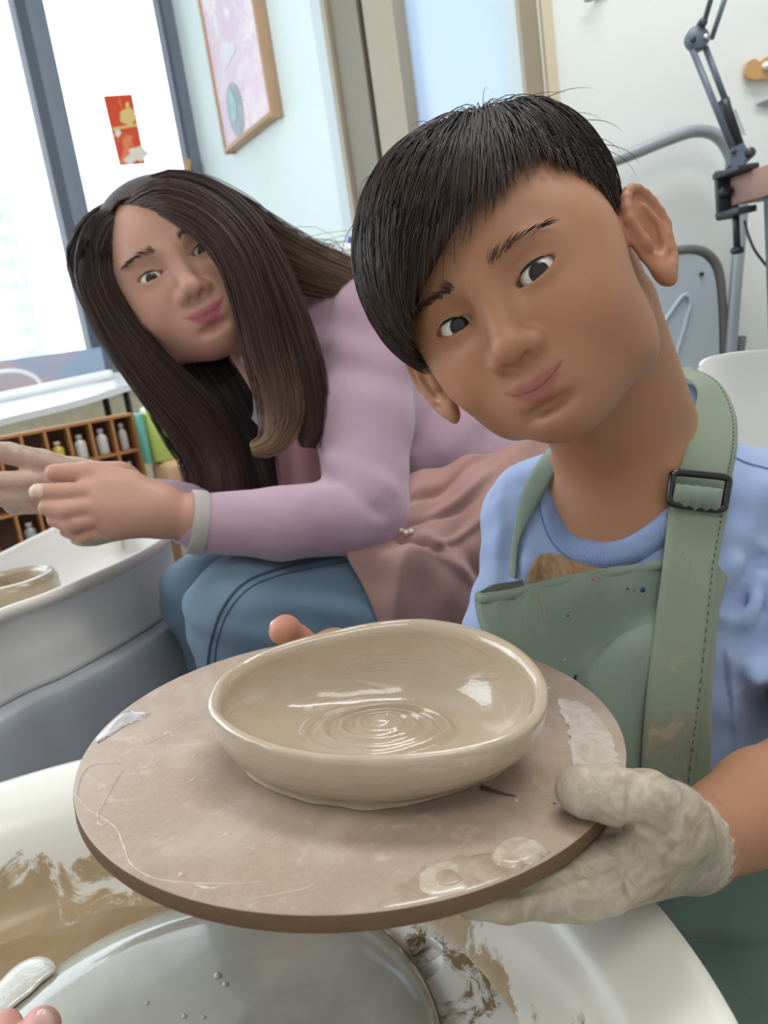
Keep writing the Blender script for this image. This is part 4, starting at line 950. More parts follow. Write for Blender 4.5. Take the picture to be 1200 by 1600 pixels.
def head_sdf(S, H, adult=False, smile=0.0):
    s = H.s
    def ell(c, r, k, op='u', loc=None): S.ell(H.p(*c), np.asarray(r) * s, k * s, op, H.R if loc is None else H.R @ loc)
    def cone(a, b, ra, rb, k, op='u'): S.cone(H.p(*a), H.p(*b), ra * s, rb * s, k * s, op)
    ell((0, .038, -.012), (.0715, .082, .088), 0)
    ell((0, .020, .028), (.063, .060, .0565), .03)
    ell((0, -.024, .030), (.055 if adult else .0575, .054, .051), .022)
    ell((0, -.054, .040), (.038, .031, .041), .022)
    ell((0, -.0705, .063), (.017, .012, .016), .018)
    for e in (-1, 1):
        ell((e * .034, -.022, .053), (.026, .024, .0235), .02)
        ell((e * .047, .008, .034), (.014, .024, .022), .03)
        ell((e * .046, -.045, .012), (.016, .026, .030), .022)       # jaw angle
    S.chain([H.p(-.046, .021, .062), H.p(-.030, .0265, .0735), H.p(0, .0255, .0775), H.p(.030, .0265, .0735), H.p(.046, .021, .062)], [.002 * s, .006 * s, .006 * s, .006 * s, .002 * s], .018 * s)
    for e in (-1, 1):
        ell((e * .0295, .0095, .0895), (.0185, .0105, .0125), .012, 's')
        ell((e * .0290, .0095, .0670), (.0150, .0128, .0135), .005)
    cone((0, .014, .0800), (0, -.018, .0915), .0055, .0085, .014)
    ell((0, -.0215, .0945), (.0098, .0085, .0085), .008)
    for e in (-1, 1):
        ell((e * .0115, -.0245, .0865), (.0068, .0065, .0078), .006)
        ell((e * .0055, -.0300, .0935), (.0030, .0022, .0042), .003, 's')
    # muzzle and lips
    ell((0, -.047, .064), (.027, .020, .022), .016)
    w_ = .0215 if adult else .0190; lift = smile; lt = 1.0 if adult else .88
    for e in (-1, 1):
        S.chain([H.p(0, -.0445 , .0848), H.p(e * .008, -.0435 , .0838), H.p(e * w_, -.0480 + lift, .0755)], [.0040 * s * lt, .0042 * s * lt, .0016 * s], .004 * s)
        S.chain([H.p(0, -.0535, .0838), H.p(e * .009, -.0528, .0826), H.p(e * w_, -.0482 + lift, .0752)], [.0052 * s * lt, .0048 * s * lt, .0016 * s], .0012 * s)
    ell((0, -.0615, .0820), (.014, .0035, .004), .008, 's')
    # eye openings
    ee = [H.p(e * .0290, .0090, .0670) for e in (-1, 1)]
    for e, c in zip((-1, 1), ee):
        def fn(x, y, z, c=c, e=e):
            R = H.R; dx, dy, dz = x - c[0], y - c[1], z - c[2]
            a = (R[0, 0] * dx + R[1, 0] * dy + R[2, 0] * dz) / s; b = (R[0, 1] * dx + R[1, 1] * dy + R[2, 1] * dz) / s; d = (R[0, 2] * dx + R[1, 2] * dy + R[2, 2] * dz) / s
            u = a * e / .0135                                            # + towards the temple
            hgt = np.maximum(0, 1 - u * u); mid = .0008 + .0014 * u
            al = np.maximum(np.abs(b - mid) - (.0042 if adult else .0047) * np.sqrt(hgt) * 0.9, np.maximum(np.abs(u) - 1, 0) * .0135 - .0002)
            return np.maximum(al, .004 - d) * s
        S.func(fn, c - .016 * s, c + .018 * s, 's', .0012 * s)
    # ears
    for e in (-1, 1):
        E = rotm((0, 1, 0), -e * math.radians(26 if e > 0 or adult else 44)) @ rotm((1, 0, 0), math.radians(-8))
        oc = np.array([e * (.0715 if e > 0 or adult else .0815), 0.001 if e > 0 or adult else -.004, -.010 if e > 0 or adult else .002])
        def ep(y, z, o): 
            v = E @ np.array([e * o, y, z]); return oc + v
        S.ell(H.p(*ep(.003, -.011, .004)), np.array([.0050, .0295, .0185]) * s, .006 * s, 'u', H.R @ E)
        pts, rs = [], []
        for a in np.linspace(-70, 200, 16):
            ar = math.radians(a); yy = .005 + .0285 * math.sin(ar) ; zz = -.012 - .0175 * math.cos(ar) * (1 if math.sin(ar) > 0 else .78)
            pts.append(H.p(*ep(yy, zz, .0075))); rs.append(.0034 * s)
        S.chain(pts, rs, .003 * s)
        S.ell(H.p(*ep(-.026, -.0095, .006)), np.array([.0048, .0085, .0075]) * s, .006 * s, 'u', H.R @ E)
        S.ell(H.p(*ep(.004, -.0105, .0105)), np.array([.0058, .0175, .0098]) * s, .003 * s, 's', H.R @ E)
        S.chain([H.p(*ep(.020, -.016, .0075)), H.p(*ep(.006, -.0205, .0085)), H.p(*ep(-.010, -.017, .008)), H.p(*ep(-.016, -.010, .007))], [.0018 * s, .0028 * s, .0026 * s, .002 * s], .003 * s)
        S.ell(H.p(*ep(-.004, -.001, .0075)), np.array([.0035, .0055, .004]) * s, .004 * s, 'u', H.R @ E)
        S.ell(H.p(*ep(-.004, -.0085, .0075)), np.array([.006, .007, .0052]) * s, .003 * s, 's', H.R @ E)

def brow_smooth(V, Q, H, it):
    """soften the forehead and temples, leaving brows, eyes and ears crisp"""
    L = H.inv(V); st = lambda x, a, b: np.clip((x - a) / (b - a), 0, 1); ax_ = np.abs(L[:, 0])
    w = np.maximum(st(L[:, 1], .030, .040), st(ax_, .044, .052) * st(L[:, 1], -.035, -.015)) * st(-ax_, -.071, -.066) * st(L[:, 2], -.005, .010) * (np.abs(L) < .2).all(1)
    return relax_masked(V, Q, w, it)
def head_colors(P, H, base, lip, warm, adult=False, lift=.0062):
    L = H.inv(P); col = np.repeat(np.array([lin(base)]), len(P), 0); near = (np.abs(L) < .2).all(1) & (L[:, 1] > -.1)
    def soft(d, w): return 1 / (1 + np.exp(np.clip(d / w, -40, 40)))
    for e in (-1, 1):
        d = np.linalg.norm((L - [e * .036, -.020, .070]) / [1, .9, 1.2], axis=1) - .020
        m = (soft(d, .006) * .35 * near)[:, None]; col = col * (1 - m) + np.array(lin(warm)) * m
        d = np.linalg.norm((L - [e * .080, .002, -.018]) / [.6, 1.2, .8], axis=1) - .026
        m = (soft(d, .005) * .4 * near)[:, None]; col = col * (1 - m) + np.array(lin(warm)) * m
    d = np.linalg.norm((L - [0, -.022, .098]), axis=1) - .010; m = (soft(d, .004) * .3 * near)[:, None]; col = col * (1 - m) + np.array(lin(warm)) * m
    w_ = .0215 if adult else .0190
    u = L[:, 0] / w_; top = -.0415 - .0010 * np.exp(-(u / .12) ** 2) - (.0065 - lift) * u ** 2; bot = -.0575 + (.0095 + lift) * u ** 2
    inside = np.minimum(top - L[:, 1], L[:, 1] - bot); m = (soft(-inside, .0007) * (np.abs(u) < 1.02) * (L[:, 2] > .068) * near)[:, None]
    col = col * (1 - m) + np.array(lin(lip)) * m
    ln = np.abs(L[:, 1] - (-.0487 + lift * u ** 2)); m = (np.exp(-(ln / .0006) ** 2) * (np.abs(u) < 1.06) * (L[:, 2] > .066) * near * .8)[:, None]
    col = col * (1 - m) + np.array(lin('6B3832')) * m
    return col
def eyes(H, parent, iris='2A1A12', op=.0047):
    s = H.s
    for e in (-1, 1):
        c = H.p(e * .0290, .0092, .0672); r = .0121 * s
        # sphere with pole along the gaze
        g = CAM - c; g /= np.linalg.norm(g)
        prof = [(r * math.sin(a), r * math.cos(a)) for a in np.linspace(0.0, math.pi, 40)]
        V, F = lathe(prof, c, g, 40); ang = np.array([a for a in np.linspace(0, math.pi, 40) for _ in range(40)]) * .0121
        col = np.zeros((len(V), 3)); col[:] = lin('E9E4DE')
        col[ang < .0068] = lin('140C08'); col[ang < .0062] = lin(iris); col[ang < .0029] = lin('050403')
        t = NT('eye_' + iris); t.base(t.attr('Col').outputs['Color']); t.set(rough=0.08, spec=0.4, coat=0.25, coatr=0.03)
        npmesh('eyeball', V, np.array([q for q in F]), t.m, parent, col)
        la = []
        for u in np.linspace(-1.0, 1.02, 26):
            x = e * u * .0135; b = .0008 + .0014 * u + op * math.sqrt(max(0, 1 - min(u * u, 1))) * .92 + .0003
            z = math.sqrt(max(1e-6, .0129 ** 2 - min(x * x, .0128 ** 2) * .82 - b * b)) + .0005
            la.append(H.p(e * .0290 + x, .0090 + b, .0670 + z))
        o = add_tube('eyelash_line', la, np.r_[np.linspace(.0003, .0009, 13), np.linspace(.0009, .0004, 13)] * s, M_lash, parent, 6)
def brows(H, parent, col, S, n=85, arch=.0025):
    s = H.s
    for e in (-1, 1):
        G = []
        u = rng.random(n); x = e * (.012 + .036 * u); y = .0265 + arch * np.sin(u * 2.2) + rng.normal(0, .0013, n) * (1 - .5 * u)
        P = np.stack([H.p(a, b, .10) for a, b in zip(x, y)])
        fwd = -H.v(0, 0, 1)
        for _ in range(40): P = P + fwd * (np.clip(S.at(P) - .0006, -.01, .01) * .7)[:, None]
        dr = np.stack([H.v(e * (.6 + .6 * q), .75 * (1 - q) - .25 * q, -.1) for q in u]); dr /= np.linalg.norm(dr, axis=1)[:, None]
        G.append(np.stack([P, P + dr * .0035 * s, P + dr * .0068 * s - H.v(0, 0, 1) * .0006], 1))
        V, Q = strands_mesh(np.concatenate(G), .00024 * s, .00006); npmesh('eyebrow', V, Q, col, parent)['kind'] = 'stuff'
M_lash = plain('eyelash', '150F0C', 0.6, 0.0)
def hair_mat(name, a, b, c=None, rough=0.35):
    t = NT(name); t.base(t.mix(t.noise(60, 3, 0.6, 0, (1, 1, 1)), lin(a), lin(b)))
    if c: at_ = t.attr('Col'); t.base(t.mix(at_.outputs['Alpha'], t.mix(t.noise(70, 3), lin(a), lin(b)), at_.outputs['Color']))
    t.set(rough=rough, spec=0.6); t.b.inputs['Anisotropic'].default_value = 0.5; return t.m
def raycast(S, px, py, d0=0.3, d1=1.4, off=0.0, fb=None):
    """depth along the pixel ray where it meets the modelled surface S"""
    q = ray(px, py); n = np.linalg.norm(q); ds = np.linspace(d0, d1, 500); D = S.at(CAM + ds[:, None] * q) - off
    k_ = np.argmax(D < 0)
    if D[k_] >= 0: return fb
    if k_ == 0: return d0
    a, b = ds[k_ - 1], ds[k_]; return a + (b - a) * D[k_ - 1] / (D[k_ - 1] - D[k_])

# ------------------------------------------------------------------ the boy
BOYC = np.array([0.12138, 0.55230, 0.77658]); BOYR = np.array([[0.80535, -0.36685, -0.46565], [-0.42558, 0.18902, -0.88496], [0.41267, 0.91087, -0.00389]])
HB = Frame(BOYC, BOYR, 1.0)
boy = empty('person', np.r_[W(985, 1400, .70)[:2], 0.0], 'child in a blue t-shirt and green apron holding out a board with a clay bowl', 'person')
B = SDF(); head_sdf(B, HB, False, 0.0062); HEADONLY = SDF(); HEADONLY.ops = list(B.ops)
B.cone(HB.p(0, -.015, -.030), W(972, 742, .640), .043, .041, .02)
B.cone(HB.p(.022, -.025, -.048), W(1022, 700, .660), .042, .040, .03)
B.cone(W(972, 752, .645), W(868, 790, .668), .030, .022, .03); B.cone(W(985, 745, .650), W(1240, 812, .650), .036, .036, .03)
B.ell(W(975, 905, .680), (.095, .085, .110), .04)
B.ell(W(985, 1080, .690), (.088, .075, .120), .05)
B.cone(W(930, 800, .640), W(1090, 790, .633), .012, .012, .03)     # collar bones
B.cone(W(1262, 812, .645), W(1285, 1040, .60), .041, .037, .03)
B.chain([W(1285, 1040, .60), W(1303, 1215, .545), W(1200, 1258, .492), W(1085, 1314, .437)], [.037, .040, .0335, .0222], .015)
B.cone(W(838, 795, .67), W(800, 985, .64), .030, .028, .03)
B.chain([W(800, 985, .64), W(752, 1118, .625), W(640, 1088, .615)], [.028, .030, .026], .012)
# his left hand: thumb over the board, fingers under it
wl = W(1072, 1316, .432)
kn = [(932, 1372, -.0245), (962, 1352, -.0265), (985, 1335, -.0275), (1006, 1322, -.0275)]
tips = [[(858, 1394, -.0225), (790, 1403, -.0215), (735, 1402, -.0205)], [(880, 1364, -.0225), (800, 1368, -.0205), (735, 1362, -.020)], [(905, 1335, -.0225), (830, 1335, -.0205), (770, 1328, -.020)], [(935, 1308, -.0225), (875, 1300, -.0205), (830, 1292, -.020)]]
rad = [(.0125, .0108, .0100, .0088), (.0120, .0104, .0096, .0086), (.0112, .0098, .0090, .0082), (.0104, .0088, .0080, .0072)]
for k_, tp_, r_ in zip(kn, tips, rad):
    B.cone(wl, onbat(*k_), .0185, r_[0] + .0012, .014)
    B.chain([onbat(*k_)] + [onbat(*q) for q in tp_], list(r_), .0025)
B.chain([wl, onbat(1050, 1284, -.004), onbat(1010, 1254, .0085), onbat(957, 1243, .0135), onbat(912, 1236, .0128), onbat(902, 1234, .0125)], [.0185, .0165, .0138, .0118, .0112, .0098], .010)
B.chain([onbat(950, 1392, -.030), onbat(905, 1404, -.031), onbat(862, 1410, -.030)], [.0105, .0098, .0085], .003)
B.cone(onbat(1035, 1290, -.006), onbat(985, 1330, -.022), .0135, .0125, .012)
ip = onbat(960, 1243, .0135); axd = onbat(1000, 1252, .0095) - ip; axd /= np.linalg.norm(axd)
def wr(x, y, z):
    u = (x - ip[0]) * axd[0] + (y - ip[1]) * axd[1] + (z - ip[2]) * axd[2]; r2 = (x - ip[0]) ** 2 + (y - ip[1]) ** 2 + (z - ip[2]) ** 2
    return .0009 * np.sin(u * 2100 + 25 * (y - ip[1]) * 60) * np.exp(-r2 / .012 ** 2)
B.func(wr, ip - .03, ip + .03, 'd')
# his right hand at the far side of the board
def bpol(r_, deg, h): return BC + r_ * (math.cos(math.radians(deg)) * BE1 + math.sin(math.radians(deg)) * BE2) + BN * h
wr_ = bpol(.196, 97, -.036)
B.cone(W(640, 1088, .615), wr_, .026, .0195, .012)
pb = bpol(.172, 103, -.0225)
B.cone(wr_, pb, .0195, .0128, .010)
for d_, dl, r0, (ra, rb_2, rc) in ((113, 2.6, .0112, (.150, .120, .095)), (107.5, 2.2, .0112, (.150, .114, .086)), (102, 1.8, .0108, (.152, .118, .092)), (96.5, 1.2, .0096, (.156, .128, .106))):
    B.cone(wr_, bpol(ra + .010, d_, -.0235), .0185, r0 + .0010, .010)
    B.chain([bpol(ra + .010, d_, -.0235), bpol(ra - .012, d_ + dl, -.0225), bpol(rb_2, d_ + 2 * dl, -.0215), bpol(rc, d_ + 3 * dl, -.0205)], [r0 + .0010, r0, r0 - .0008, r0 - .0018], .0025)
B.chain([pb, bpol(.1665, 107, -.007), bpol(.1595, 110.5, .0068), bpol(.1435, 113.2, .0120)], [.0128, .0122, .0110, .0090], .008)
# creases: where thumb meets palm, over the thumb knuckle, between the fingers
SKIN0 = SDF(); SKIN0.ops = list(B.ops)
def groove(pts, r_, n=9, k_=.0022):
    P_ = crom(np.array(pts, float), n); out = []
    for a_, b_ in P_:
        d_ = raycast(SKIN0, a_, b_, .30, .60)
        if d_: out.append(W(a_, b_, d_))
    if len(out) > 1:
        B.chain(out, [r_ * .7] + [r_ * 1.5] * (len(out) - 2) + [r_ * .6], k_); B.ops[-1] = B.ops[-1][:3] + (k_, 's')
groove([(948, 1300), (985, 1292), (1012, 1296), (1035, 1312), (1046, 1332)], .0015)
groove([(1030, 1240), (1046, 1262), (1052, 1290), (1048, 1315)], .0010)
for dx in (0, 11, 20, 31): groove([(946 + dx, 1212 + dx * .25), (952 + dx * 1.1, 1236), (946 + dx, 1262 + dx * .3)], .0007 + .0002 * (dx % 2), 7, .0014)
groove([(893, 1222), (900, 1210), (917, 1208), (925, 1220), (918, 1236)], .0006, 9, .0012)
groove([(775, 1396), (830, 1388), (890, 1372), (945, 1352)], .0013)
groove([(905, 1350), (930, 1372), (938, 1390)], .0009, 6); groove([(985, 1330), (960, 1350), (925, 1365)], .0008, 6)
groove([(1000, 1345), (980, 1372), (985, 1398)], .0007, 6); groove([(1015, 1350), (1005, 1375)], .0006, 5)
V, Q = B.mesh(0.0013); V = brow_smooth(V, Q, HB, 160); 
col = head_colors(V, HB, 'B07F61', 'A2645A', 'B47156'); al = np.ones(len(V))
# clay coating: colour only, up to a ragged line above the wrist
fa = W(1072, 1312, .435); dh = wl - W(1200, 1258, .492); dh /= np.linalg.norm(dh); P0 = W(1056, 1312, .431)
s_ = (V - P0) @ dh; near = np.linalg.norm(V - onbat(950, 1330, -.01), axis=1) < .13
rag = .0022 * np.sin(V[:, 2] * 900) + .0016 * np.sin(V[:, 0] * 2100 + V[:, 2] * 1300) + .0012 * np.sin(V[:, 1] * 3100)
m = near & (s_ + rag > -.004); c1, c2_ = np.array(lin('A99A86')), np.array(lin('C4B7A5'))
nz = .5 + .5 * np.sin(V[:, 0] * 310 + 2 * np.sin(V[:, 2] * 270)) * np.sin(V[:, 1] * 350 + V[:, 2] * 180)
cc_ = c1 + (c2_ - c1) * nz[:, None]; rim_ = m & (s_ + rag < .006); cc_[rim_] = lin('D9CFC4')
cc_[:] = lin('BBAE9B'); col[m] = cc_[m]; al[m] = 0.0; rim_ = m & (s_ + rag < .005); col[rim_] = lin('DCD2C6')
# right-hand thumb stays pink
mr = np.linalg.norm(V - W(455, 1005, .60), axis=1) < .035; col[mr] = np.array(lin('C98C74'))
M_skin = skin_mat('skin_child')
body = npmesh('body', V, Q, M_skin, boy, np.c_[col, al])
nail = SDF().ell(W(433, 983, .589), (.0058, .0045, .0078), 0)
Vn, Qn = nail.mesh(0.0006); npmesh('thumbnail', Vn, Qn, plain('nail_pink', 'D9AFA2', 0.25, 0, coat=0.4), boy)
eyes(HB, boy); M_bhair = hair_mat('boy_hair', '221712', '443028', None, 0.45); brows(HB, boy, plain('boy_brow', '4A3428', 0.7, 0.1), HEADONLY)

# t-shirt
T = SDF()
T.chain([W(1262, 815, .645), W(1275, 940, .625), W(1284, 1090, .595)], [.053, .0515, .052], 0)
# sleeve hems cut clean, neck opening cut out
hemn = W(1280, 1046, .602) - W(1275, 940, .625); hemn /= np.linalg.norm(hemn); hp0 = W(1225, 1060, .575)
def hem(x, y, z):
    return (x - hp0[0]) * hemn[0] + (y - hp0[1]) * hemn[1] + (z - hp0[2]) * hemn[2]
T.func(hem, W(1280, 1046, .602) - .09, W(1280, 1046, .602) + .09, 'i')
T.cone(W(972, 752, .650), W(838, 800, .672), .043, .0375, .02)
T.cone(W(990, 750, .655), W(1250, 808, .650), .047, .050, .02)
T.ell(W(978, 915, .688), (.112, .098, .120), .04)
T.ell(W(985, 1090, .700), (.104, .090, .135), .05)
T.cone(W(985, 1180, .70), W(990, 1400, .72), .095, .098, .05)
T.cone(W(836, 800, .672), W(798, 985, .645), .0365, .0375, .02)
FOLDS = [(W(1195, 760, .60), W(1150, 880, .592), .006, .010), (W(1150, 880, .592), W(1128, 960, .590), .005, .008), (W(1200, 860, .590), W(1160, 985, .585), .006, .010), (W(1190, 940, .585), W(1172, 1060, .580), .004, .009),
         (W(1165, 900, .592), W(1135, 950, .592), -.003, .007), (W(1120, 985, .592), W(1175, 1010, .585), -.0025, .008), (W(800, 835, .628), W(790, 920, .620), -.006, .007), (W(778, 760, .645), W(770, 860, .63), .003, .008), (W(830, 880, .615), W(905, 905, .60), .004, .010), (W(1115, 1080, .60), W(1160, 1160, .60), .004, .012)]
def fold(x, y, z):
    u = 70 * x + 35 * z; v = 55 * z - 40 * y
    D = .0018 * np.sin(u + 1.7 * np.sin(v * .8)) * np.sin(v * .6 + 1) + .0009 * np.sin(160 * z + 60 * x + 2 * np.sin(90 * y))
    for (a, b, am, wd) in FOLDS:
        e = b - a; L_ = float(e @ e); t_ = ((x - a[0]) * e[0] + (y - a[1]) * e[1] + (z - a[2]) * e[2]) / L_; tc = np.clip(t_, 0, 1)
        d2 = (x - a[0] - tc * e[0]) ** 2 + (y - a[1] - tc * e[1]) ** 2 + (z - a[2] - tc * e[2]) ** 2; D = D - am * np.exp(-d2 / wd ** 2)
    return D
T.func(fold, W(600, 1500, .5) - 1, W(1400, 500, .8) + 1, 'd')
# neck opening
neckpx = [(880, 690), (858, 745), (862, 806), (893, 850), (947, 866), (999, 850), (1051, 807), (1087, 742), (1098, 675), (1084, 620), (1030, 600), (930, 615)]
NPX = crom(neckpx, 60, True)
def pxof(x, y, z):
    dx, dy, dz = x - CAM[0], y - CAM[1], z - CAM[2]; d = dy * FWD[1] + dz * FWD[2] + dx * FWD[0]
    return 600 + FPX * (dx * RGT[0] + dy * RGT[1] + dz * RGT[2]) / d, 800 - FPX * (dx * UPV[0] + dy * UPV[1] + dz * UPV[2]) / d, d
def polysd(px, py, PL):
    d2 = np.full(px.shape, 1e9); ins = np.zeros(px.shape, bool); n = len(PL)
    for i in range(n):
        a, b = PL[i], PL[(i + 1) % n]; e = b - a; wx, wy = px - a[0], py - a[1]; t_ = np.clip((wx * e[0] + wy * e[1]) / (e @ e), 0, 1)
        d2 = np.minimum(d2, (wx - e[0] * t_) ** 2 + (wy - e[1] * t_) ** 2); c = ((a[1] > py) != (b[1] > py)) & (px < (b[0] - a[0]) * (py - a[1]) / (b[1] - a[1] + 1e-12) + a[0]); ins ^= c
    return np.where(ins, -1, 1) * np.sqrt(d2)
TB = SDF(); TB.ops = list(T.ops)                     # uncut shirt surface, for laying cloth on
def opening(x, y, z):
    px, py, d = pxof(*np.broadcast_arrays(x, y, z)); return np.maximum(polysd(px, py, NPX) * d / FPX, d - .70)
T.func(opening, W(965, 710, .63) - .12, W(965, 710, .63) + .12, 's', .001)
V, Q = T.mesh(0.0026); V = relax(V, Q, 1)
M_tee = cloth('blue_jersey', '9FB1D8', 0.06, 1100, 0.85, False, None, 0.25)
npmesh('t_shirt', V, Q, M_tee, boy)
def dep(px, py, off, fb=.62, S=TB): 
    d = raycast(S, px, py, .35, .9); return (d if d is not None else fb) - off
# ribbed collar
inner = crom([(887, 700, .648), (869, 750, .632), (877, 802, .612), (906, 836, .600), (948, 847, .594), (992, 834, .592), (1040, 794, .594), (1072, 736, .602), (1084, 680, .618), (1076, 632, .655), (1040, 612, .690), (960, 625, .692), (905, 662, .672)], 420, True)
outer = crom([(867, 694, .655), (845, 748, .638), (848, 816, .612), (880, 866, .598), (945, 886, .590), (1006, 870, .587), (1064, 822, .590), (1102, 750, .602), (1114, 675, .624), (1096, 612, .665), (1040, 596, .700), (950, 605, .704), (886, 645, .686)], 420, True)
for i in range(420):
    d = raycast(TB, outer[i, 0], outer[i, 1], .45, .8)
    if d is not None and outer[i, 2] < .655: outer[i, 2] = min(d, outer[i, 2] + .02) - .0015
inner[:, 2] = np.where(inner[:, 2] < .655, outer[:, 2] + .003, inner[:, 2])
wgt = np.hanning(41); wgt /= wgt.sum()
for A_ in (inner, outer): A_[:, 2] = np.convolve(np.r_[A_[-20:, 2], A_[:, 2], A_[:20, 2]], wgt, 'valid')
Iw = np.array([W(*p) for p in inner]); Ow = np.array([W(*p) for p in outer]); rib = .00035 * (np.arange(420) % 3 == 0)[:, None]; toc = np.array([-FWD])
rws = [Iw + FWD * .003, Iw - FWD * .0005, Iw * .75 + Ow * .25 - FWD * .0022 + toc * rib, Iw * .4 + Ow * .6 - FWD * .0022 + toc * rib, Iw * .05 + Ow * .95 - FWD * .0012 + toc * rib, Ow + FWD * .0015]
o = pydata('ribbed_collar', *grid_mesh(np.array(rws), closed_u=True), cloth('blue_rib', '8C9EC6', 0.05, 1100), boy)
add_tube('collar_seam', Ow[::5] - FWD * .0004, .0007, plain('collar_seam_blue', '7284AE', .9, 0), boy, 6, 84, True)
add_tube('shoulder_seam', np.array([W(a, b, dep(a, b, .0006)) for a, b in crom([(1146, 713), (1165, 722), (1185, 728), (1215, 735)], 14)]), .0008, plain('seam_blue', '7F92BC', .9, 0), boy, 6)
# print peeking out of the apron
pr = [[(818, 930), (826, 893), (842, 868), (858, 864)], [(850, 935), (856, 900), (866, 876), (880, 868)], [(900, 935), (905, 900), (912, 882), (920, 876)], [(960, 930), (957, 905), (955, 893), (952, 886)]]
t = NT('shirt_print'); t.base(t.mix(t.ramp(t.noise(30, 7, 0.7, 2.0, (1, 1, 0.5)), 0.35, 0.65), lin('8A6448'), lin('C09A76'))); t.set(rough=0.8)
sheet('chest_print', [[(a, b, dep(a, b, .0016)) for a, b in r_] for r_ in pr], 16, 16, t.m, boy, 0.0006)
pydata('print_dot', *lathe([(.0003, .0012), (.0022, .0010), (.0028, 0)], W(849, 914, dep(849, 914, .0020)), -FWD, 14), plain('print_dark', '3C3A44', 0.7, 0), boy)

from mathutils.bvhtree import BVHTree
def lay(o, px, py):
    """point of object o seen at a pixel (o is laid out without rotation)"""
    off = Vector((0, 0, 0)); q = o
    while q is not None: off += q.location; q = q.parent
    b = BVHTree.FromPolygons([v.co + off for v in o.data.vertices], [tuple(p.vertices) for p in o.data.polygons])
    h = b.ray_cast(Vector(CAM), Vector(ray(px, py)).normalized()); return None if h[0] is None else np.array(h[0])
# apron (a garment: child of the boy)
ap = empty('apron', boy.location + Vector(W(985, 1000, .6)) - boy.location, None); ap.parent = boy; ap.location = Vector(W(985, 1000, .6)) - boy.location
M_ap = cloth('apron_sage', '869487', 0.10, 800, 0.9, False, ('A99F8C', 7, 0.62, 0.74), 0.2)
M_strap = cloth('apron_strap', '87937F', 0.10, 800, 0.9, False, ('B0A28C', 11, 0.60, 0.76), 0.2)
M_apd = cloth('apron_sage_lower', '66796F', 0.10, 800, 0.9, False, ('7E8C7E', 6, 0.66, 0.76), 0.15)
def dd(px, py, off, fb=.615): return (px, py, dep(px, py, off, fb))
bib = [[(815, 906, .612), (768, 914, .592), (746, 927, .572), (792, 922, .568), (850, 907, .575), (930, 891, .578), (1000, 880, .578), (1050, 872, .582)],
       [(820, 935, .612), (772, 945, .592), (750, 960, .571), (800, 954, .567), (860, 944, .573), (930, 930, .577), (1000, 920, .577), (1055, 915, .581)],
       [(822, 985, .612), (782, 995, .590), (764, 1010, .570), (815, 1010, .568), (870, 1006, .577), (930, 1000, .583), (990, 980, .580), (1058, 958, .578)],
       [(826, 1050, .61), (794, 1060, .590), (776, 1080, .570), (830, 1082, .570), (880, 1076, .581), (925, 1052, .577), (985, 1020, .570), (1062, 1000, .574)],
       [(830, 1130, .61), (804, 1145, .590), (786, 1165, .572), (842, 1170, .573), (900, 1160, .574), (950, 1130, .567), (1000, 1110, .568), (1070, 1100, .574)],
       [(838, 1240, .61), (812, 1260, .592), (794, 1290, .578), (850, 1300, .574), (910, 1290, .568), (960, 1260, .564), (1010, 1240, .566), (1090, 1230, .576)],
       [(840, 1340, .62), (820, 1360, .600), (800, 1390, .584), (855, 1400, .578), (915, 1400, .572), (965, 1380, .568), (1020, 1370, .570), (1110, 1350, .580)]]
def pl_(u, v):
    sd = (u - .66) * .55 + (v - .50) * .83; fold_ = .007 / (1 + np.exp(-sd * 60)) * np.clip((u - .5) * 5, 0, 1) * np.exp(-np.maximum(sd, 0) * 4)
    return fold_ + .0016 * np.sin(u * 60 + 4 * np.sin(v * 9)) * np.exp(-((u - .38) / .12) ** 2) * np.exp(-v * 5) + .0012 * np.sin(u * 38 + 2 * np.sin(v * 5)) * np.exp(-v * 3.0) + .0012 * np.sin(u * 11 + v * 9)
bibo = sheet('bib', bib, 130, 130, M_ap, ap, 0.0016, pl_)
hemr = [[(746 + (a - 746), b, 0) for a, b in ()]]
hm = crom([W(a, b, d - .0012) for a, b, d in bib[0][1:]], 90); hm2 = crom([W(a, b + 15, d - .0016) for a, b, d in bib[0][1:]], 90)
pydata('bib_hem', *grid_mesh(np.stack([hm - UPV * .0005, hm * .7 + hm2 * .3 - FWD * .0008, hm * .3 + hm2 * .7 - FWD * .0008, hm2 + FWD * .0006])), M_ap, ap)
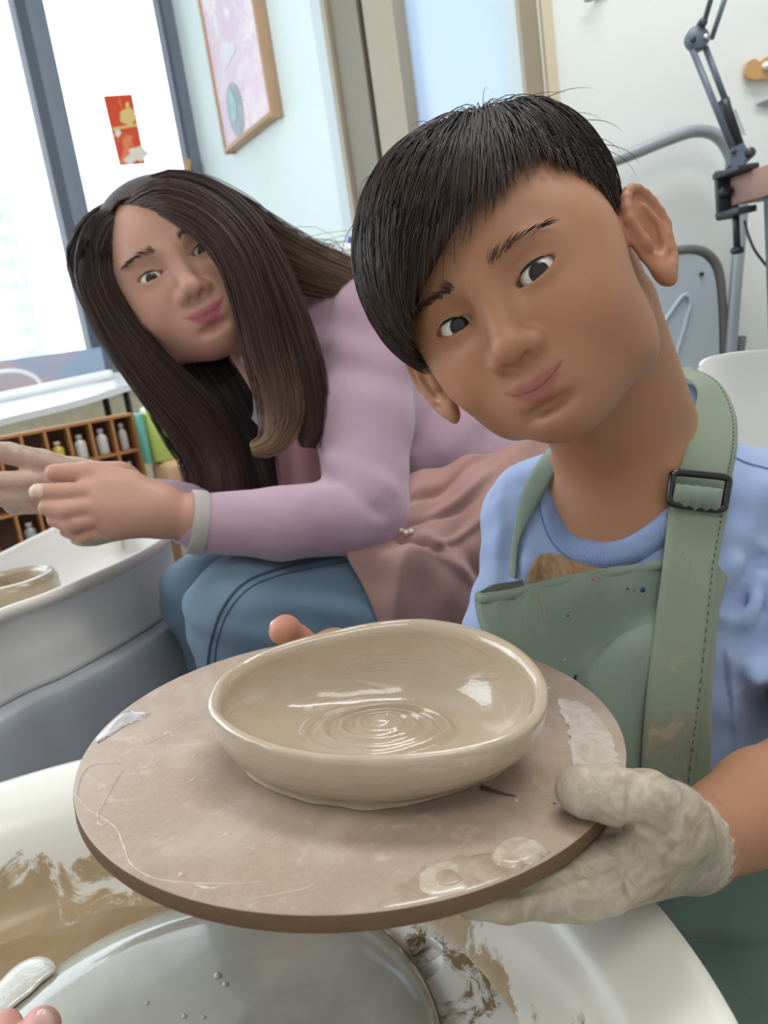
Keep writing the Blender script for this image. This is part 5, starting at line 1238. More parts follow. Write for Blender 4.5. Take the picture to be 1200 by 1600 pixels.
# paint specks
for (px, py, r_, c_) in ((980, 920, .0011, '2C4C7C'), (1003, 921, .0022, '24406E'), (990, 922, .0008, '2C4C7C'), (887, 962, .0010, '2B3440'), (925, 905, .0014, 'C26A60'), (935, 902, .0010, 'C26A60'), (900, 1058, .0020, '22282A'), (882, 1030, .0010, 'D8C99A')):
    p_ = lay(bibo, px, py)
    if p_ is not None: pydata('paint_speck', *lathe([(.0002, r_ * .35 + .0009), (r_ * .7, r_ * .25 + .0009), (r_, .0007)], p_, -FWD, 9), plain('speck_' + c_, c_, .6, 0), ap)
def strap(name, Lp, Rp, off, mat, n=90, parent=ap, S=TB, fb=.63, thick=.0018, crown=.0012):
    L_ = crom(np.array(Lp, float), n); R_ = crom(np.array(Rp, float), n); cols = 7; G_ = np.zeros((n, cols, 3))
    for j in range(cols):
        t_ = j / (cols - 1); P_ = L_ * (1 - t_) + R_ * t_
        dv = np.array([(raycast(S, a, b, .40, .85) or np.nan) for a, b in P_[:, :2]]); 
        if P_.shape[1] > 2: dv = np.where(np.isnan(P_[:, 2]), dv, P_[:, 2])
        ok = ~np.isnan(dv); dv = np.interp(np.arange(n), np.arange(n)[ok], dv[ok]); k_ = np.hanning(15); k_ /= k_.sum(); dv = np.convolve(np.pad(dv, 7, 'edge'), k_, 'valid')
        for i in range(n): G_[i, j] = W(P_[i, 0], P_[i, 1], dv[i] - off - crown * math.sin(math.pi * t_))
    o = pydata(name, *grid_mesh(G_), mat, parent); md = o.modifiers.new('solid', 'SOLIDIFY'); md.thickness = thick; md.offset = 0; return o, G_
sl = [(1046, 578, .690), (1088, 606, .655), (1083, 650, .628), (1071, 700, .606), (1058, 745, .598), (1045, 800, .592), (1036, 880, .578), (1020, 1000, .569), (1006, 1130, .563), (1000, 1240, .562), (992, 1370, .562)]
sr = [(1078, 574, .705), (1122, 598, .678), (1148, 646, .648), (1151, 695, .622), (1143, 745, .606), (1136, 800, .598), (1121, 880, .583), (1112, 970, .574), (1099, 1090, .568), (1086, 1180, .566), (1070, 1330, .566)]
so, SG = strap('shoulder_strap', sl, sr, 0.0035, M_strap)
tl = [(1118, 880, .588), (1112, 950, .582), (1100, 1060, .576), (1088, 1150, .573), (1070, 1300, .572)]; tr_ = [(1136, 900, .590), (1122, 960, .586), (1112, 1070, .580), (1110, 1180, .577), (1106, 1320, .577)]
strap('strap_tail', tl, tr_, 0.002, M_strap)
lo2, _ = strap('shoulder_strap', [(868, 690, np.nan), (842, 722, np.nan), (816, 770, np.nan), (802, 840, np.nan), (796, 900, .606)], [(890, 704, np.nan), (866, 742, np.nan), (838, 792, np.nan), (812, 845, np.nan), (806, 905, .604)], 0.003, M_ap)
# dashed stitching along the strap's outer edge
st_ = []
for j_ in (0.9,):
    row = SG[:, 5] * (1 - .45) + SG[:, 6] * .45; P_ = crom(row, 240)
    for i in range(4, 232, 3): st_.append(tube([P_[i] - FWD * .0016, P_[i + 1] * .5 + P_[i + 2] * .5 - FWD * .0016], .00042, 5))
o = pydata('stitching', *merge(*st_), plain('stitch_thread', '4E5E52', 0.8, 0), ap); o['kind'] = 'stuff'
# buckle
def rrect(px4, d4, n=6, rad=.22):
    P_ = [np.array(W(a, b, d)) for (a, b), d in zip(px4, d4)]; out = []
    for i in range(4):
        c, p, q = P_[i], P_[i - 1], P_[(i + 1) % 4]; a = c + (p - c) * rad * .5; b = c + (q - c) * rad
        if i % 2: a = c + (p - c) * rad; b = c + (q - c) * rad * .5
        for t_ in np.linspace(0, 1, n): out.append((1 - t_) ** 2 * a + 2 * t_ * (1 - t_) * c + t_ * t_ * b)
    return np.array(out)
M_bk = plain('buckle_black', '17181A', 0.28, 0.05, 40, coat=0.4)
bd = [.5850, .5895, .5885, .5830]
bl_ = rrect([(1051, 737), (1140, 746), (1131, 798), (1046, 787)], bd)
bb = [0.0026 + (0.0012 if i in range(0, 12) else 0) for i in range(len(bl_) + 1)]
v, f = tube(np.vstack([bl_, bl_[:1]]), 0.0028, 10, False); pydata('buckle_frame', v, f, M_bk, ap)
lpz = [[(1056, 757, .5820), (1078, 759, .5800), (1105, 762, .5810), (1130, 765, .5850)], [(1054, 766, .5805), (1077, 769, .5780), (1104, 772, .5790), (1128, 775, .5835)], [(1052, 778, .5810), (1076, 782, .5790), (1103, 785, .5800), (1126, 788, .5840)], [(1050, 790, .5850), (1074, 794, .5845), (1101, 797, .5860), (1124, 800, .5880)]]
sheet('buckle_loop', lpz, 24, 16, M_ap, ap, 0.0016, lambda u, v: .0006 * np.sin(u * 30))
# dried clay on the strap and drips on the bib
def dust(name, o, px4, mat, nu=12, nv=12):
    G_ = np.zeros((nv, nu, 3)); ok = True
    for i in range(nv):
        for j in range(nu):
            u, v = j / (nu - 1), i / (nv - 1); q = (1 - v) * ((1 - u) * np.array(px4[0]) + u * np.array(px4[1])) + v * ((1 - u) * np.array(px4[3]) + u * np.array(px4[2]))
            p_ = lay(o, *q)
            if p_ is None: return
            G_[i, j] = p_ - FWD * .00125
    pydata(name, *grid_mesh(G_), mat, ap)
t = NT('dried_clay_dust'); t.base(t.mix(t.noise(40), lin('A3937B'), lin('BFB29C'))); t.set(rough=0.9); t.set(alpha=t.mul(t.ramp(t.noise(38, 7, 0.75, 0.8), 0.44, 0.62), 0.8)); M_dust = t.m
dust('dried_clay', so, ((1010, 1112), (1090, 1108), (1078, 1232), (1004, 1236)), M_dust)
dust('dried_clay', so, ((1040, 860), (1112, 868), (1104, 930), (1030, 930)), (lambda: (lambda t: (t.base(lin('B9AE93')), t.set(rough=.9, alpha=t.ramp(t.noise(60, 6, .7), .60, .66)), t.m)[2])(NT('dried_clay_flecks')))())
for pts in (((822, 912), (828, 940), (836, 975), (840, 1005)), ((842, 915), (848, 948), (852, 975))):
    P_ = [lay(bibo, *q) for q in pts]
    if all(p is not None for p in P_): add_tube('dried_drip', np.array(P_) - FWD * .0007, [.0004, .0011, .0008, .0004][:len(P_)] if len(P_) == 4 else [.0004, .0009, .0004], plain('drip_clay', 'A39B86', .9, .1), ap, 6, 20)
# lower apron over the lap
lap = [[(930, 1330, .580), (1000, 1340, .578), (1080, 1350, .580), (1150, 1340, .585), (1230, 1330, .60), (1300, 1320, .63)],
       [(930, 1400, .584), (1000, 1400, .580), (1080, 1400, .578), (1150, 1395, .578), (1230, 1390, .59), (1310, 1380, .62)],
       [(935, 1460, .588), (1005, 1462, .580), (1080, 1462, .572), (1150, 1460, .570), (1230, 1455, .58), (1320, 1450, .61)],
       [(940, 1478, .602), (1010, 1480, .594), (1085, 1480, .586), (1155, 1480, .584), (1235, 1475, .594), (1330, 1470, .62)],
       [(950, 1560, .600), (1020, 1560, .590), (1090, 1560, .580), (1160, 1560, .577), (1240, 1560, .585), (1340, 1550, .61)],
       [(960, 1680, .600), (1030, 1690, .590), (1100, 1690, .580), (1170, 1690, .575), (1250, 1690, .58), (1350, 1680, .60)],
       [(970, 1850, .66), (1040, 1850, .65), (1110, 1850, .64), (1180, 1850, .63), (1260, 1850, .63), (1360, 1850, .65)]]
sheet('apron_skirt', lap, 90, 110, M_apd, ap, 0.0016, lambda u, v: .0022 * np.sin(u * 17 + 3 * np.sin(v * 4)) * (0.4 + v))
# trousers on the stool
TR = SDF()
TR.ell(W(990, 1420, .735), (.105, .085, .075), 0)
TR.chain([W(1050, 1470, .73), W(1210, 1650, .66), W(1190, 1950, .72)], [.062, .052, .040], .03)
TR.chain([W(930, 1470, .75), W(800, 1560, .78), W(800, 1900, .86)], [.060, .050, .040], .03)
V, Q = TR.mesh(0.005); npmesh('trousers', V, Q, cloth('navy_trousers', '3A4048', 0.1), boy)

# boy's hair
def hairline(az):
    """lowest hair height on the head by azimuth (deg; 0 = face front, + = his left, image right)"""
    return np.interp(az, [-180, -140, -105, -92, -80, -66, -50, -36, -20, -5, 8, 20, 32, 45, 58, 68, 78, 86, 96, 108, 125, 145, 180],
                     [-.055, -.050, -.005, .034, .022, .012, .008, .016, .024, .036, .048, .060, .066, .062, .050, .036, .020, .024, .038, .000, -.045, -.055, -.055])
HS = SDF()                                                       # skull under the hair
HS.ell(HB.p(0, .038, -.012), (.0735, .084, .090), 0, 'u', HB.R); HS.ell(HB.p(0, .020, .028), (.066, .062, .0595), .02, 'u', HB.R); HS.ell(HB.p(0, -.02, -.03), (.062, .06, .058), .02, 'u', HB.R)
HV = SDF(); HV.ops = list(HS.ops)                                # hair volume: thicker on top and over the fringe
HV.ell(HB.p(-.012, .060, .012), (.074, .074, .086), .02, 'u', HB.R); HV.ell(HB.p(-.030, .040, .042), (.052, .055, .055), .02, 'u', HB.R); HV.ell(HB.p(-.046, .032, .012), (.034, .046, .053), .02, 'u', HB.R)
HV.ell(HB.p(.02, .07, -.02), (.062, .062, .075), .02, 'u', HB.R)
CAPS = SDF(); CAPS.ops = list(HV.ops)
def capcut(x, y, z):
    x, y, z = np.broadcast_arrays(x, y, z); L_ = HB.inv(np.stack([x.ravel(), y.ravel(), z.ravel()], 1)); az = np.degrees(np.arctan2(L_[:, 0], L_[:, 2] + .012))
    return (hairline(az) + .010 - L_[:, 1]).reshape(x.shape)
CAPS.func(capcut, HB.p(0, .03, 0) - .16, HB.p(0, .03, 0) + .16, 'i')
CAPS.func(lambda x, y, z: np.full(np.broadcast(x, y, z).shape, .0035), HB.p(0, .03, 0) - .16, HB.p(0, .03, 0) + .16, 'd')
V, Q = CAPS.mesh(0.0025); hair = npmesh('hair', V, Q, M_bhair, boy)
N = 15000; WH = np.array([.022, .118, -.006])
d = rng.normal(size=(N, 3)); d /= np.linalg.norm(d, axis=1)[:, None]
Lr = np.array([0, .036, -.006]) + d * [.078, .088, .09]; az = np.degrees(np.arctan2(Lr[:, 0], Lr[:, 2] + .012)); keep = Lr[:, 1] > hairline(az) + .012 + .02 * (np.abs(az + 30) < 50)
Lr = Lr[keep]; N = len(Lr); Mx = 15; lay = rng.random(N) ** 0.7
P = HB.c + Lr @ HB.R.T; ST = np.zeros((N, Mx, 3))
for _ in range(4): P = P - HV.grad(P) * (HV.at(P) + .004)[:, None]
jit = rng.normal(0, .16, (N, 3)); clump = .35 * np.sin(np.arange(N)[:, None] * 0 + (Lr * 95) @ np.array([[1, .3, .2], [.2, 1, .4], [.5, .1, 1]]))
length = np.where(Lr[:, 0] > .045, .030, .085) * (0.75 + .5 * rng.random(N)); stopped = np.zeros(N, bool)
for i in range(Mx):
    ST[:, i] = P
    L_ = HB.inv(P); D_ = L_ - WH; D_[:, 1] -= .03; D_[:, 0] -= .35 * np.abs(D_[:, 2]) * (L_[:, 2] > 0); D_ += np.array([-.010, -.02, .006]) * (L_[:, 2] > -.02)[:, None]
    D_ /= np.linalg.norm(D_, axis=1)[:, None] + 1e-9; D_ = D_ + jit * .35 + clump * .18
    Dw = D_ @ HB.R.T; G_ = HV.grad(P); Dw -= G_ * (Dw * G_).sum(1)[:, None]; Dw /= np.linalg.norm(Dw, axis=1)[:, None] + 1e-9
    tgt = -.0035 + .0055 * lay * min(1, i / 4)
    az = np.degrees(np.arctan2(L_[:, 0], L_[:, 2] + .012)); stopped |= L_[:, 1] < hairline(az) + .004 * rng.normal(size=N)
    step = np.where(stopped, .0004, length / Mx)
    P2 = P + Dw * step[:, None]; P = P2 - G_ * (HV.at(P2) - tgt)[:, None] * .8
V, Q = strands_mesh(ST, .00030, .00010); npmesh('hair_strands', V, Q, M_bhair, hair)['kind'] = 'stuff'
# stray hairs on the crown
K = 60; idx_ = rng.choice(np.where((Lr[:, 1] > .07))[0], K); P = ST[idx_, 0]; G_ = HV.grad(P); tdir = ST[idx_, 6] - ST[idx_, 0]; tdir /= np.linalg.norm(tdir, axis=1)[:, None] + 1e-9
tt = np.linspace(0, 1, 8)[None, :, None]; FL = P[:, None] + (tdir + .10 * rng.normal(size=(K, 3)))[:, None] * tt * .03 + G_[:, None] * (np.sin(tt * 2.4) * (.003 + .005 * rng.random((K, 1, 1))) + .002)
V, Q = strands_mesh(FL, .00022, .00006); npmesh('stray_hairs', V, Q, M_bhair, hair)['kind'] = 'stuff'

# ------------------------------------------------------------------ the woman
WOMC = np.array([-0.19436, 1.01438, 0.85974]); WOMR = np.array([[0.92255, -0.35746, 0.14533], [0.17627, 0.05537, -0.98278], [0.34326, 0.93228, 0.11409]])
HW = Frame(WOMC, WOMR, 1.13)
wom = empty('person', np.r_[W(700, 950, 1.05)[:2], 0.0], 'long-haired woman in a lilac top and dusty pink apron leaning over the left wheel', 'person')
B2_ = SDF(); head_sdf(B2_, HW, True, 0.0072); HEADW = SDF(); HEADW.ops = list(B2_.ops)
B2_.cone(HW.p(0, -.02, -.03), W(452, 560, 1.06), .046, .048, .02)
B2_.ell(W(500, 600, 1.10), (.10, .09, .12), .05); B2_.cone(W(500, 600, 1.10), W(690, 780, 1.12), .09, .10, .05)
B2_.chain([W(580, 515, 1.0), W(572, 800, .905), W(310, 812, .86), W(262, 803, .848)], [.042, .036, .0265, .0245], .03)
wl2 = W(250, 800, .845)
for pts, rs in (([W(165, 766, .822), W(105, 771, .805), W(60, 769, .80)], [.0135, .0112, .0105, .0090]), ([W(158, 790, .815), W(105, 798, .797), W(74, 793, .80)], [.0135, .0110, .0100, .0088]),
                ([W(162, 810, .815), W(115, 819, .80), W(86, 811, .805)], [.0130, .0105, .0095, .0083]), ([W(174, 827, .82), W(132, 838, .81), W(104, 829, .812)], [.0115, .0090, .0082, .0072])):
    B2_.cone(wl2, pts[0], .023, rs[0] + .0012, .010); B2_.chain(pts, rs[1:] if len(pts) == 3 else rs, .0022)
B2_.chain([W(245, 785, .84), W(205, 760, .836), W(142, 739, .83), W(84, 739, .822)], [.019, .0160, .0122, .0090], .012)
B2_.chain([W(470, 680, 1.12), W(445, 812, 1.02), W(295, 805, .93), W(190, 768, .90)], [.033, .029, .0225, .0195], .02)
for pts, rs in (([W(120, 742, .885), W(66, 722, .87), W(14, 708, .86), W(-40, 700, .85)], [.017, .0135, .0115, .009]), ([W(100, 752, .88), W(40, 752, .86), W(-20, 752, .85), W(-60, 760, .85)], [.014, .0115, .0105, .009]),
                ([W(105, 766, .885), W(50, 774, .865), W(-10, 778, .855)], [.0135, .0115, .0095]), ([W(115, 775, .89), W(70, 788, .875), W(20, 792, .865)], [.012, .0105, .0085])):
    B2_.cone(W(185, 758, .90), pts[0], .021, rs[0] + .002, .012); B2_.chain(pts, rs, .006)
B2_.ell(W(148, 838, .832), (.026, .012, .010), .010)
V, Q = B2_.mesh(0.0021); V = brow_smooth(V, Q, HW, 90)
col = head_colors(V, HW, 'C69784', 'B2606A', 'C98A76', True, .0072); al = np.ones(len(V))
px_, py_, d_ = pxof(V[:, 0], V[:, 1], V[:, 2])
far = (px_ < 150) & (d_ > .842) & (py_ > 660) & (py_ < 830); nz = np.sin(V[:, 0] * 260 + 2 * np.sin(V[:, 2] * 210)) * np.sin(V[:, 1] * 190 + V[:, 2] * 150)
m = far & (py_ < 805); col[m] = lin('CDA295'); al[m] = np.clip(.42 + .35 * np.sin(V[m, 0] * 90 + 3 * np.sin(V[m, 2] * 80)), 0, 1)
m = (np.linalg.norm((V - W(148, 841, .830)) / [1.3, 1, .62], axis=1) < .024) & (py_ > 826); col[m] = lin('C4BDAE'); al[m] = 0
m = (px_ < 66) & (d_ < .83) & (np.abs(py_ - 770) < 14) & (py_ < 776); col[m] = lin('E3C4B4')
npmesh('body', V, Q, skin_mat('skin_woman'), wom, np.c_[col, al])
eyes(HW, wom, '3A2418', .0042); M_whairb = plain('brow_brown', '4A3026', 0.6, 0.1); brows(HW, wom, M_whairb, HEADW, 120, .003)

T2 = SDF()
T2.chain([W(578, 505, .99), W(568, 660, .95), W(573, 803, .905), W(440, 818, .875), W(316, 817, .862)], [.056, .0565, .0465, .0395, .0325], .0)
T2.chain([W(520, 570, 1.09), W(640, 690, 1.11), W(730, 800, 1.12)], [.118, .122, .135], .02)
T2.cone(W(578, 500, .995), W(500, 540, 1.07), .052, .07, .04)
T2.chain([W(470, 680, 1.12), W(448, 814, 1.02), W(300, 806, .94), W(222, 780, .908)], [.048, .043, .034, .0285], .03)
FOLD2 = [(W(600, 500, .945), W(545, 560, .935), .005, .012), (W(640, 560, .95), W(520, 620, .925), .005, .014), (W(505, 590, .94), W(560, 640, .925), -.004, .010), (W(505, 720, .89), W(620, 760, .865), .005, .012), (W(500, 745, .88), W(590, 800, .862), -.006, .010),
          (W(520, 770, .868), W(560, 840, .862), .005, .011), (W(480, 775, .850), W(470, 850, .850), .003, .010), (W(530, 460, .96), W(500, 520, .95), -.006, .010), (W(700, 590, 1.0), W(650, 690, .99), -.006, .014), (W(760, 640, 1.01), W(690, 705, .99), .006, .014)]
def LIN(x, y, z):
    D = 0 * x * y * z
    for (a, b, am, wd) in FOLD2:
        e = b - a; L_ = float(e @ e); tc = np.clip(((x - a[0]) * e[0] + (y - a[1]) * e[1] + (z - a[2]) * e[2]) / L_, 0, 1)
        D = D - am * np.exp(-((x - a[0] - tc * e[0]) ** 2 + (y - a[1] - tc * e[1]) ** 2 + (z - a[2] - tc * e[2]) ** 2) / wd ** 2)
    return D
def fold2(x, y, z):
    return .0024 * np.sin(55 * z - 25 * x + 2.4 * np.sin(31 * x + 17 * z)) * np.sin(23 * x + 29 * z + 12 * y) * (.35 + .65 * np.sin(17 * z - 9 * x + 1)) + LIN(x, y, z)
T2.func(fold2, W(200, 900, .9) - .6, W(800, 400, 1.1) + .6, 'd')
V, Q = T2.mesh(0.004); V = relax(V, Q, 2)
M_lil = cloth('lilac_knit', 'B798A8', 0.07, 800, 0.9, False, None, 0.35)
npmesh('long_sleeve_top', V, Q, M_lil, wom)
ca_ = W(316, 817, .862); cb_ = W(296, 815, .857); ax_ = cb_ - ca_; Lc = np.linalg.norm(ax_)
pydata('sleeve_cuff', *lathe([(.0345, -.002), (.0352, .002), (.0350, Lc * .5), (.0345, Lc), (.0325, Lc + .001), (.028, Lc - .004)], ca_, ax_, 48), cloth('cuff_grey', 'B3ABA6', 0.05, 700), wom)
# jeans
J = SDF()
J.ell(W(740, 900, 1.12), (.15, .14, .10), 0)
J.chain([W(720, 915, 1.08), W(600, 960, .965), W(380, 957, .895), W(394, 1050, .905), W(470, 1400, 1.0)], [.10, .087, .0605, .058, .048], .03)
J.chain([W(740, 880, 1.18), W(560, 930, 1.08), W(322, 930, 1.0), W(368, 1050, 1.03), W(490, 1400, 1.20)], [.09, .08, .0535, .052, .046], .02)
def fold3(x, y, z): return .0028 * np.sin(60 * x + 70 * z + 1.6 * np.sin(50 * z)) * np.sin(40 * z - 30 * y) 
J.func(fold3, W(300, 1300, .9) - .5, W(800, 800, 1.1) + .5, 'd')
V, Q = J.mesh(0.005); V = relax(V, Q, 2)
M_den = cloth('denim', '6F8497', 0.12, 700, 0.85, False, ('93A4B0', 9, 0.58, 0.72))
jn = npmesh('jeans', V, Q, M_den, wom)
M_seam = plain('denim_seam', '3F5468', 0.85, 0.1, 60)
def onsurf(S, pts, off, n=50, d0=.6, d1=1.4):
    P_ = crom(np.array(pts, float), n); dv = [raycast(S, a, b, d0, d1) for a, b in P_]; dv = np.array([x if x else np.nan for x in dv]); ok = ~np.isnan(dv)
    dv = np.interp(np.arange(n), np.arange(n)[ok], dv[ok]); return np.array([W(a, b, d - off) for (a, b), d in zip(P_, dv)])
add_tube('seam', onsurf(J, [(322, 1060), (330, 1000), (348, 950), (380, 912), (425, 892), (480, 880), (545, 868)], .0005), .0016, M_seam, jn, 6)
add_tube('seam', onsurf(J, [(332, 1060), (340, 1000), (357, 955), (388, 920), (430, 901), (482, 889), (545, 877)], .0002), .0009, M_seam, jn, 6)
# dusty pink apron
ap2 = empty('apron', (0, 0, 0)); ap2.parent = wom; ap2.location = Vector(W(680, 850, .95)) - wom.location
M_pk = cloth('apron_dusty_pink', 'AE877F', 0.07, 700, 0.9, False, None, 0.2)
sk_ = [[(600, 752, .955), (640, 742, .945), (690, 728, .955), (750, 708, .975), (830, 686, 1.02), (900, 690, 1.08)],
       [(590, 790, .925), (640, 785, .912), (700, 778, .92), (760, 762, .94), (830, 745, .98), (900, 745, 1.04)],
       [(572, 832, .895), (630, 830, .882), (700, 826, .892), (760, 815, .912), (830, 800, .95), (900, 800, 1.02)],
       [(541, 862, .868), (615, 862, .858), (690, 868, .872), (760, 868, .895), (830, 860, .93), (900, 860, 1.0)],
       [(566, 915, .868), (630, 915, .860), (695, 920, .872), (760, 925, .895), (830, 925, .93), (900, 930, 1.0)],
       [(592, 968, .872), (645, 972, .864), (705, 980, .876), (765, 985, .898), (830, 990, .935), (900, 1000, 1.0)],
       [(630, 1060, .89), (670, 1070, .885), (720, 1080, .89), (775, 1090, .91), (830, 1090, .945), (900, 1100, 1.0)]]
def pk(u, v):
    rid = sum(am * np.exp(-(((u - cu) * math.sin(an) + (v - cv) * math.cos(an)) / wd) ** 2) * np.exp(-(((u - cu) * math.cos(an) - (v - cv) * math.sin(an)) / ln) ** 2) for cu, cv, an, wd, ln, am in ((.35, .12, .35, .02, .22, -.012), (.45, .2, .5, .025, .25, .010), (.30, .28, .25, .018, .2, -.010), (.55, .33, .55, .022, .2, .009), (.28, .42, -.5, .02, .16, -.010), (.42, .5, -.8, .03, .2, .009), (.6, .62, -1.0, .03, .25, -.006), (.2, .6, 1.2, .03, .2, .007)))
    return rid + .006 * np.sin(v * 9 - u * 5 + 1.5 * np.sin(u * 6)) * np.sin(u * 7 + 2 * v) + .0025 * np.sin(u * 26 + v * 14)
sheet('apron_skirt', sk_, 100, 100, M_pk, ap2, .002, pk)
bb_ = [[(395, 590, 1.0), (430, 570, .985), (470, 560, .985), (510, 560, 1.0)], [(405, 660, .995), (440, 650, .975), (485, 645, .975), (520, 640, .99)], [(420, 730, .985), (455, 730, .965), (500, 725, .965), (540, 720, .98)], [(430, 800, .98), (470, 800, .96), (520, 800, .96), (560, 790, .97)]]
sheet('bib', bb_, 40, 40, cloth('apron_pink_bib', 'BE8C92', 0.07, 700), ap2, .002, lambda u, v: .003 * np.sin(u * 14 + v * 3))
add_tube('waist_tie', [W(575, 836, .890), W(600, 828, .8845), W(625, 829, .8835), W(652, 832, .885)], [.003, .004, .0035, .002], cloth('tie_pink', 'B5807F', 0.08), ap2, 8, 24)
for a, b in ((626, 829), (634, 833), (642, 831)): pydata('tie_bead', *lathe([(.0003, .004), (.0025, .003), (.0035, 0), (.0025, -.003), (.0003, -.004)], W(a, b, .8805), -FWD, 12), plain('bead_pale', 'D6CDBF', 0.3, 0.1), ap2)
# blouse collar under the chin
scf = [[(372, 560, .955), (392, 585, .95), (398, 620, .95), (392, 655, .955)], [(388, 552, .955), (410, 590, .945), (416, 630, .945), (408, 668, .952)], [(402, 552, .96), (428, 600, .955), (432, 640, .955), (424, 672, .96)]]
sheet('blouse_collar', scf, 26, 26, cloth('blouse_lilac_grey', 'B9B3C6', 0.08, 700), wom, .002, lambda u, v: .003 * np.sin(u * 12 + 2 * v))

# the woman's hair: scalp cap and long locks
CW_ = SDF(); CW_.ell(HW.p(0, .034, -.014), np.array([.077, .084, .092]) * 1.13, 0, 'u', HW.R); CW_.ell(HW.p(0, .03, .01), np.array([.076, .074, .080]) * 1.13, .03, 'u', HW.R)
def hl2_(az): return np.interp(np.abs(az), [0, 15, 35, 55, 75, 95, 180], [.088, .082, .060, .030, -.02, -.06, -.08])
def capw(x, y, z):
    x, y, z = np.broadcast_arrays(x, y, z); L_ = HW.inv(np.stack([x.ravel(), y.ravel(), z.ravel()], 1)); az_ = np.degrees(np.arctan2(L_[:, 0] + .018, L_[:, 2] + .012))
    return (hl2_(az_) - L_[:, 1]).reshape(x.shape)
CW_.func(capw, HW.p(0, .03, 0) - .2, HW.p(0, .03, 0) + .2, 'i')
V, Q = CW_.mesh(.003)
M_wh = hair_mat('woman_hair', '2A1A17', '3E2822', True, 0.5)
hw_ = npmesh('hair', V, Q, M_wh, wom, np.c_[np.repeat([lin('33211D')], len(V), 0), np.ones(len(V))])
DK, MD, LT = np.array(lin('2B1A18')), np.array(lin('4A2F29')), np.array(lin('9C7A58'))
def lock(guide, r, n, c0, c1, cend, wave=.004, tail=.4):
    Gd = crom(np.array([np.r_[W(a, b, d), rr] for a, b, d, rr in guide]), 26); C_ = Gd[:, :3]; R_ = Gd[:, 3]
    Tn, Nn, Bn = frames(C_); toc_ = CAM - C_; toc_ /= np.linalg.norm(toc_, axis=1)[:, None]
    Fv = toc_ - Tn * (toc_ * Tn).sum(1)[:, None]; Fv /= np.linalg.norm(Fv, axis=1)[:, None]; Sv = np.cross(Tn, Fv)
    # solid core, flattened towards the viewer
    a = np.linspace(0, 2 * np.pi, 14, endpoint=False); Vc = C_[:, None] + R_[:, None, None] * .86 * (np.cos(a)[None, :, None] * Sv[:, None] + .5 * np.sin(a)[None, :, None] * Fv[:, None])
    tcol = np.linspace(0, 1, 26)[:, None]; mixc = c0 + (c1 - c0) * np.clip(tcol * 1.6, 0, 1); mixc = mixc + (cend - mixc) * np.clip((tcol - (1 - tail)) / tail, 0, 1)
    vv, qq = grid_mesh(Vc, closed_u=True); core = npmesh('hair_lock', vv, np.array(qq), M_wh, hw_, np.c_[np.repeat(mixc * .7, 14, 0), np.ones(26 * 14)])
    u = rng.uniform(-1, 1, n); ph = rng.random(n) * 6.28; fz = rng.uniform(-.35, 1, n); q = np.sqrt(np.maximum(0, 1 - u * u))
    lenf = rng.uniform(.86, 1.04, n); ti = np.linspace(0, 1, 26); PP = np.zeros((n, 26, 3)); 
    for k_ in range(3):
        Ck = np.array([np.interp(np.clip(ti * l, 0, 1), ti, C_[:, k_]) for l in lenf]); PP[:, :, k_] = Ck
    w_ = u[:, None] + (wave / .03) * .5 * np.sin(ti[None] * 5 + ph[:, None]); RR = R_[None]
    PP += (w_ * RR)[..., None] * Sv[None] + ((.55 * q * fz)[:, None] * RR + .0015 * np.sin(ti[None] * 7 + ph[:, None] * 2))[..., None] * Fv[None]
    V_, Q_ = strands_mesh(PP, .00062, .00015); shade = rng.uniform(.65, 1.35, n); cc = np.repeat((mixc[None] * shade[:, None, None])[:, :, None, :], 3, 2).reshape(-1, 3)
    hi = np.clip(cc, 0, 1); o = npmesh('lock_strands', V_, Q_, M_wh, core, np.c_[hi, np.ones(len(hi))]); o['kind'] = 'stuff'
# curtain on the image-left side of her face, sweeping under the chin
lock([(192, 328, .900, .006), (160, 362, .888, .018), (148, 430, .888, .020), (182, 505, .898, .022), (240, 585, .912, .027), (302, 655, .927, .032), (338, 715, .94, .034), (356, 795, .945, .028)], .03, 420, DK, MD, MD * .9)
lock([(196, 318, .935, .006), (158, 346, .922, .014), (132, 405, .928, .020), (166, 490, .935, .020), (222, 572, .95, .024), (266, 612, .96, .026), (296, 650, .965, .027), (312, 715, .97, .026), (322, 798, .97, .018)], .03, 380, DK, MD, MD)
lock([(205, 470, .985, .03), (240, 540, .975, .04), (280, 600, .965, .046), (318, 660, .965, .050), (350, 715, .97, .046), (385, 795, .975, .034)], .04, 420, DK * .8, DK, DK)
lock([(295, 530, .99, .03), (325, 585, .975, .032), (352, 640, .972, .036), (385, 705, .975, .036), (418, 778, .98, .022)], .03, 320, DK * .8, DK, DK * 1.1)
# curtain on the image-right side
lock([(192, 328, .895, .005), (252, 310, .872, .018), (318, 336, .864, .023), (368, 392, .862, .024), (398, 470, .872, .024), (420, 560, .885, .026), (440, 640, .89, .026), (425, 690, .885, .016), (392, 702, .88, .006)], .03, 420, MD, MD * 1.1, LT, .006, .38)
lock([(198, 322, .925, .005), (264, 296, .908, .020), (336, 322, .897, .024), (392, 385, .895, .026), (436, 480, .90, .028), (468, 580, .905, .028), (484, 660, .91, .020), (482, 700, .912, .008)], .03, 420, MD * .8, MD, MD * .8)
lock([(330, 330, .90, .02), (385, 410, .905, .026), (420, 500, .91, .028), (450, 590, .915, .028), (466, 665, .918, .018)], .03, 260, DK, DK, MD)
lock([(225, 318, .965, .006), (292, 306, .955, .024), (350, 338, .955, .032), (412, 385, .955, .036), (480, 418, .955, .032), (545, 440, .96, .026), (600, 462, .965, .016)], .03, 420, DK, MD, LT * .8, .005, .55)
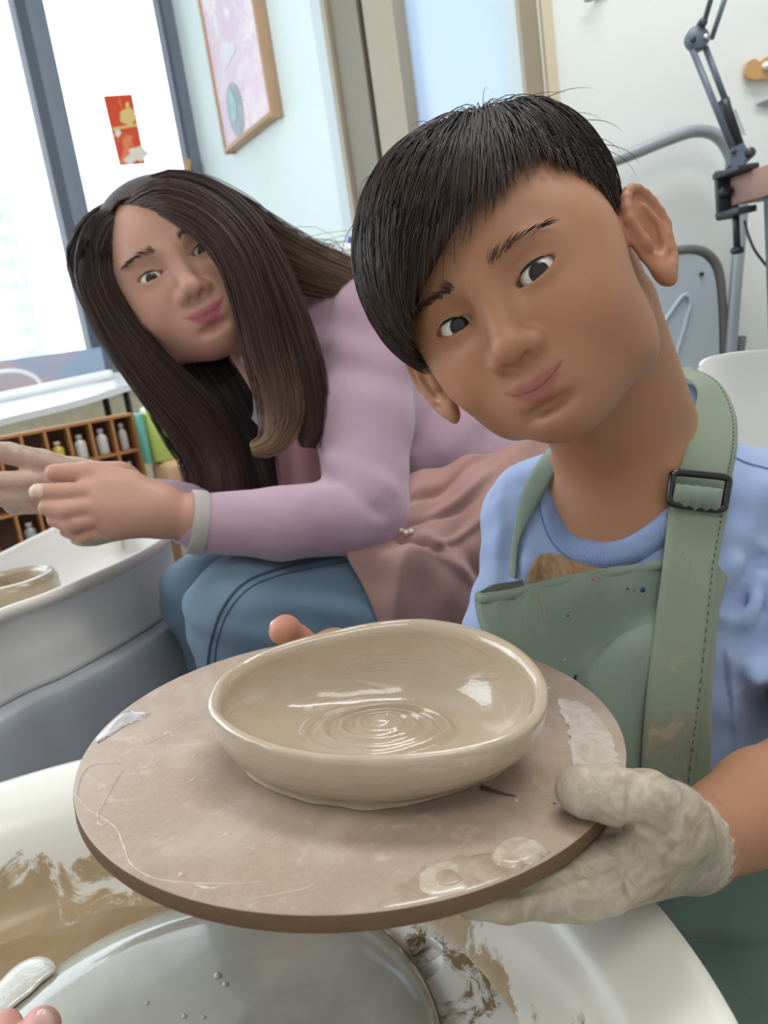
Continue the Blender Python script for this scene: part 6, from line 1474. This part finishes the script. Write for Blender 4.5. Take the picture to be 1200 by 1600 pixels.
lock([(380, 385, .975, .022), (450, 402, .975, .022), (520, 420, .98, .020), (580, 440, .985, .016), (620, 455, .985, .01)], .02, 240, MD, LT * .7, LT, .006, .6)
K = 70
FLb = [crom(np.array([W(380 + rng.normal(0, 20), 380 + rng.normal(0, 8), .96), W(450 + rng.normal(0, 20), 385 + rng.normal(0, 14), .96), W(530 + rng.normal(0, 20), 410 + rng.normal(0, 18), .96), W(590 + rng.normal(0, 20), 470 + rng.normal(0, 30), .955)]), 12) for _ in range(K)]
V, Q = strands_mesh(np.array(FLb), .0003, .0001); npmesh('stray_hairs', V, Q, M_wh, hw_, np.c_[np.repeat([LT * .8], len(V), 0), np.ones(len(V))])['kind'] = 'stuff'

# pale chair back behind the woman
pc_ = empty('pale_chair', np.r_[W(830, 700, 1.5)[:2], 0], 'pinkish-white rounded chair back behind the woman and the boy\'s chin', 'chair')
cbk = [[(770, 690, 1.38), (800, 652, 1.4), (850, 640, 1.42), (900, 650, 1.44), (930, 690, 1.45)], [(765, 740, 1.37), (800, 730, 1.39), (850, 725, 1.41), (900, 730, 1.43), (935, 740, 1.44)], [(765, 820, 1.37), (800, 820, 1.39), (850, 820, 1.41), (900, 820, 1.43), (935, 820, 1.44)]]
sheet('backrest', cbk, 30, 30, plain('pale_plastic', 'EBDEDC', 0.4, 0.02), pc_, .008)
zs_ = W(850, 930, 1.42)[2]
cs_ = W(850, 930, 1.36); abox('seat', cs_, (.17, .05, 0), (-.05, .17, 0), (0, 0, .012), plain('pale_plastic_seat', 'EBDEDC', 0.4, 0.02), pc_, .008)
for i in (-1, 1):
    for j in (-1, 1):
        b = cs_ + np.array([.14 * i - .04 * j, .04 * i + .14 * j, 0]); pydata('leg', *tube([np.r_[b[:2] + np.array([.02 * i, .02 * j]), 0], b - ZU * .008], .012, 10), M_tubeg, pc_)

# someone's fingertips at the lower-left corner
fg = empty('person', W(40, 1640, .37), 'pink fingertips of another hand reaching in over the wet wheel head', 'person')
F_ = SDF(); F_.chain([W(64, 1606, .362), W(52, 1660, .346), W(20, 1760, .318), W(-40, 1900, .285)], [.0088, .0098, .0105, .0125], 0)
F_.chain([W(8, 1606, .365), W(-5, 1660, .349), W(-35, 1760, .32), W(-80, 1900, .287)], [.0078, .0088, .0098, .0118], .004)
F_.ell(W(-90, 1990, .27), (.035, .03, .018), .02)
V, Q = F_.mesh(.0014); npmesh('hand', V, Q, M_skin, fg, np.c_[np.repeat([lin('D39A90')], len(V), 0), np.ones(len(V))])
V, Q = SDF().ell(W(70, 1596, .3545), (.0045, .0035, .006), 0).mesh(.0006); npmesh('fingernail', V, Q, plain('nail_pale', 'E0B9B2', .25, 0, coat=.4), fg)
